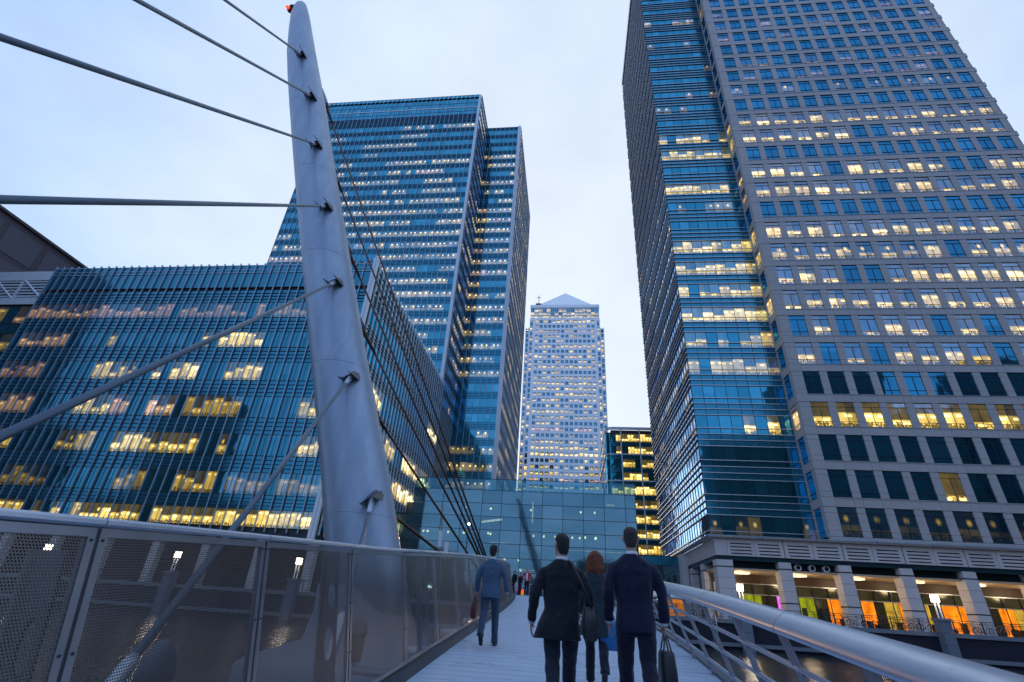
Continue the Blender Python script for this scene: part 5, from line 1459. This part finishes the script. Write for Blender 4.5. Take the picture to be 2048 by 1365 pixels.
person('woman with wavy red hair and a dark coat between the two nearest men', .38, 8.0, dk(8.0), 1.68, 0, mats(CHK, BLKT), kind='coat', stride=.26, lead=-1,
       arms={-1: (V((-.25, -.03, 1.17)), V((-.25, .04, .93))), 1: (V((.25, .0, 1.18)), V((.21, .05, .94)))}, hairc=(.17, .04, .012), hair='long', hem=.66)

# ------------------------------------------------------------------ bags
def bag(name, label, c, w, d, h, mat, cat, hh=.14, taper=.85, strap=None):
    t_ = thing(name, label, cat, tuple(c)); c = Vector(c); m_ = MB(); rr = []
    for s, sc in ((0, .92), (.06, 1.0), (.5, 1.0), (.9, taper), (1, taper*.9)):
        n = 20; rr.append([c + Vector((math.copysign(abs(math.cos(a))**.45, math.cos(a))*w/2*sc, math.copysign(abs(math.sin(a))**.45, math.sin(a))*d/2*sc, h*s)) for a in [2*math.pi*(k+.5)/n for k in range(n)]])
    m_.rings(rr); m_.build('bag_body', [mat], t_)
    for s in (-1, 1):
        m_ = MB(); L = max(w, d)*.5; ax = Vector((1, 0, 0)) if w >= d else Vector((0, 1, 0)); pe = Vector((0, 1, 0)) if w >= d else Vector((1, 0, 0)); o_ = min(w, d)*.25*s
        m_.tube([c + ax*(L*.5*math.cos(a)) + pe*o_*(1 - .8*math.sin(a)) + Vector((0, 0, h*.97 + hh*math.sin(a))) for a in [math.pi*k/10 for k in range(11)]], .008, 6)
        m_.build('handle', [mat], t_)
    return t_
BLEA = M_plain("black_bag_leather", (.012, .013, .02), .4, 0, .3, 9, bump=.3)
BLUEP = M_plain("blue_paper", (.02, .16, .42), .5, 0, .12, 6)
REDL = M_plain("dark_red_leather", (.10, .012, .012), .45, 0, .3, 8)
hs = 1.93/1.8
bag('tote_bag', 'slim black tote hanging from the right hand of the navy-suited man', (.985, 6.05, zn + .93*hs - .10*hs - .12 - .38), .16, .36, .36, BLEA, 'bag', .16)
bag('paper_bag', 'bright blue paper carrier bag between the two nearest men', (.56, 7.95, dk(8) + .44), .28, .13, .34, BLUEP, 'bag', .13, .98)
bag('briefcase', 'dark red bag held by the man in the grey-blue suit', (-1.785, 10.5, dk(10.5) + .45), .10, .34, .28, REDL, 'bag', .10, .95)
t_ = thing('shoulder_bag', 'black shoulder bag on the right hip of the man in the black overcoat', 'bag', (.20, 5.9, zn + .85))
m_ = MB(); c = Vector((.215, 5.86, zn + .80)); rr = []
for s, sc in ((0, .8), (.1, 1), (.6, 1), (1, .8)):
    rr.append([c + Vector((math.copysign(abs(math.cos(a))**.5, math.cos(a))*.075*sc, math.copysign(abs(math.sin(a))**.5, math.sin(a))*.16*sc, .30*s)) for a in [2*math.pi*k/16 for k in range(16)]])
m_.rings(rr); m_.build('bag_body', [BLEA], t_)
m_ = MB(); m_.tube([c + V((.02, -.12, .28)), c + V((-.08, -.13, .50)), c + V((-.18, -.10, .70)), c + V((-.22, .03, .735)), c + V((-.18, .15, .66)), c + V((.02, .16, .30))], .013, 6); m_.build('strap', [BLEA], t_)

# ------------------------------------------------------------------ small group at the crest of the bridge
RJ = cloth("red_jacket", (.45, .02, .03), .4); DT = cloth("black_cloth", (.01, .012, .02), .3)
PK = cloth("pale_pink_cloth", (.55, .42, .55), .3); PU = cloth("white_shirt_cloth", (.6, .6, .75), .3)
zg = dk(36)
r1 = person('man in an open red jacket facing the camera at the top of the bridge', -2.78, 36.0, zg, 1.66, math.pi, mats(RJ, DT), stride=.05, fine=False,
       arms={1: (V((.34, .02, 1.20)), V((.22, .06, 1.0))), -1: (V((-.34, .02, 1.20)), V((-.22, .06, 1.0)))}, hem=.92)
m_ = MB(); ell(m_, [(.93, 0, .07, .10, .085), (1.1, 0, .07, .10, .085), (1.3, 0, .07, .10, .085), (1.46, 0, .05, .06, .07)]); o = m_.build('shirt_front', [PU]); o.parent = r1
person('dark-clothed person standing against the parapet in the distant group', -3.62, 36.3, zg, 1.50, math.pi - .5, mats(DT, DT), stride=.05, fine=False)
person('shorter dark-clothed person between the parapet and the man in red', -3.22, 36.2, zg, 1.36, math.pi*.8, mats(DT, DT), stride=.04, fine=False)
person('small child in a pale pink coat in front of the distant group', -3.44, 35.6, zg, .82, math.pi, mats(PK, PK), kind='coat', stride=.04, fine=False, hem=.5, vox=.02)
t_ = thing('red_lantern', 'small glowing red lantern on the deck beside the man in the red jacket', 'lantern', (-3.02, 35.7, zg))
m_ = MB(); m_.tube([(-3.02, 35.7, zg), (-3.02, 35.7, zg + .08)], .10, 10); m_.build('base', [E_gr], t_)
m_ = MB(); m_.tube([(-3.02, 35.7, zg + .08), (-3.02, 35.7, zg + .2), (-3.02, 35.7, zg + .30), (-3.02, 35.7, zg + .32)], [.07, .09, .06, .02], 10); m_.build('glowing_body', [M_emit("red_glow", (1, .06, .01), 2.2)], t_)
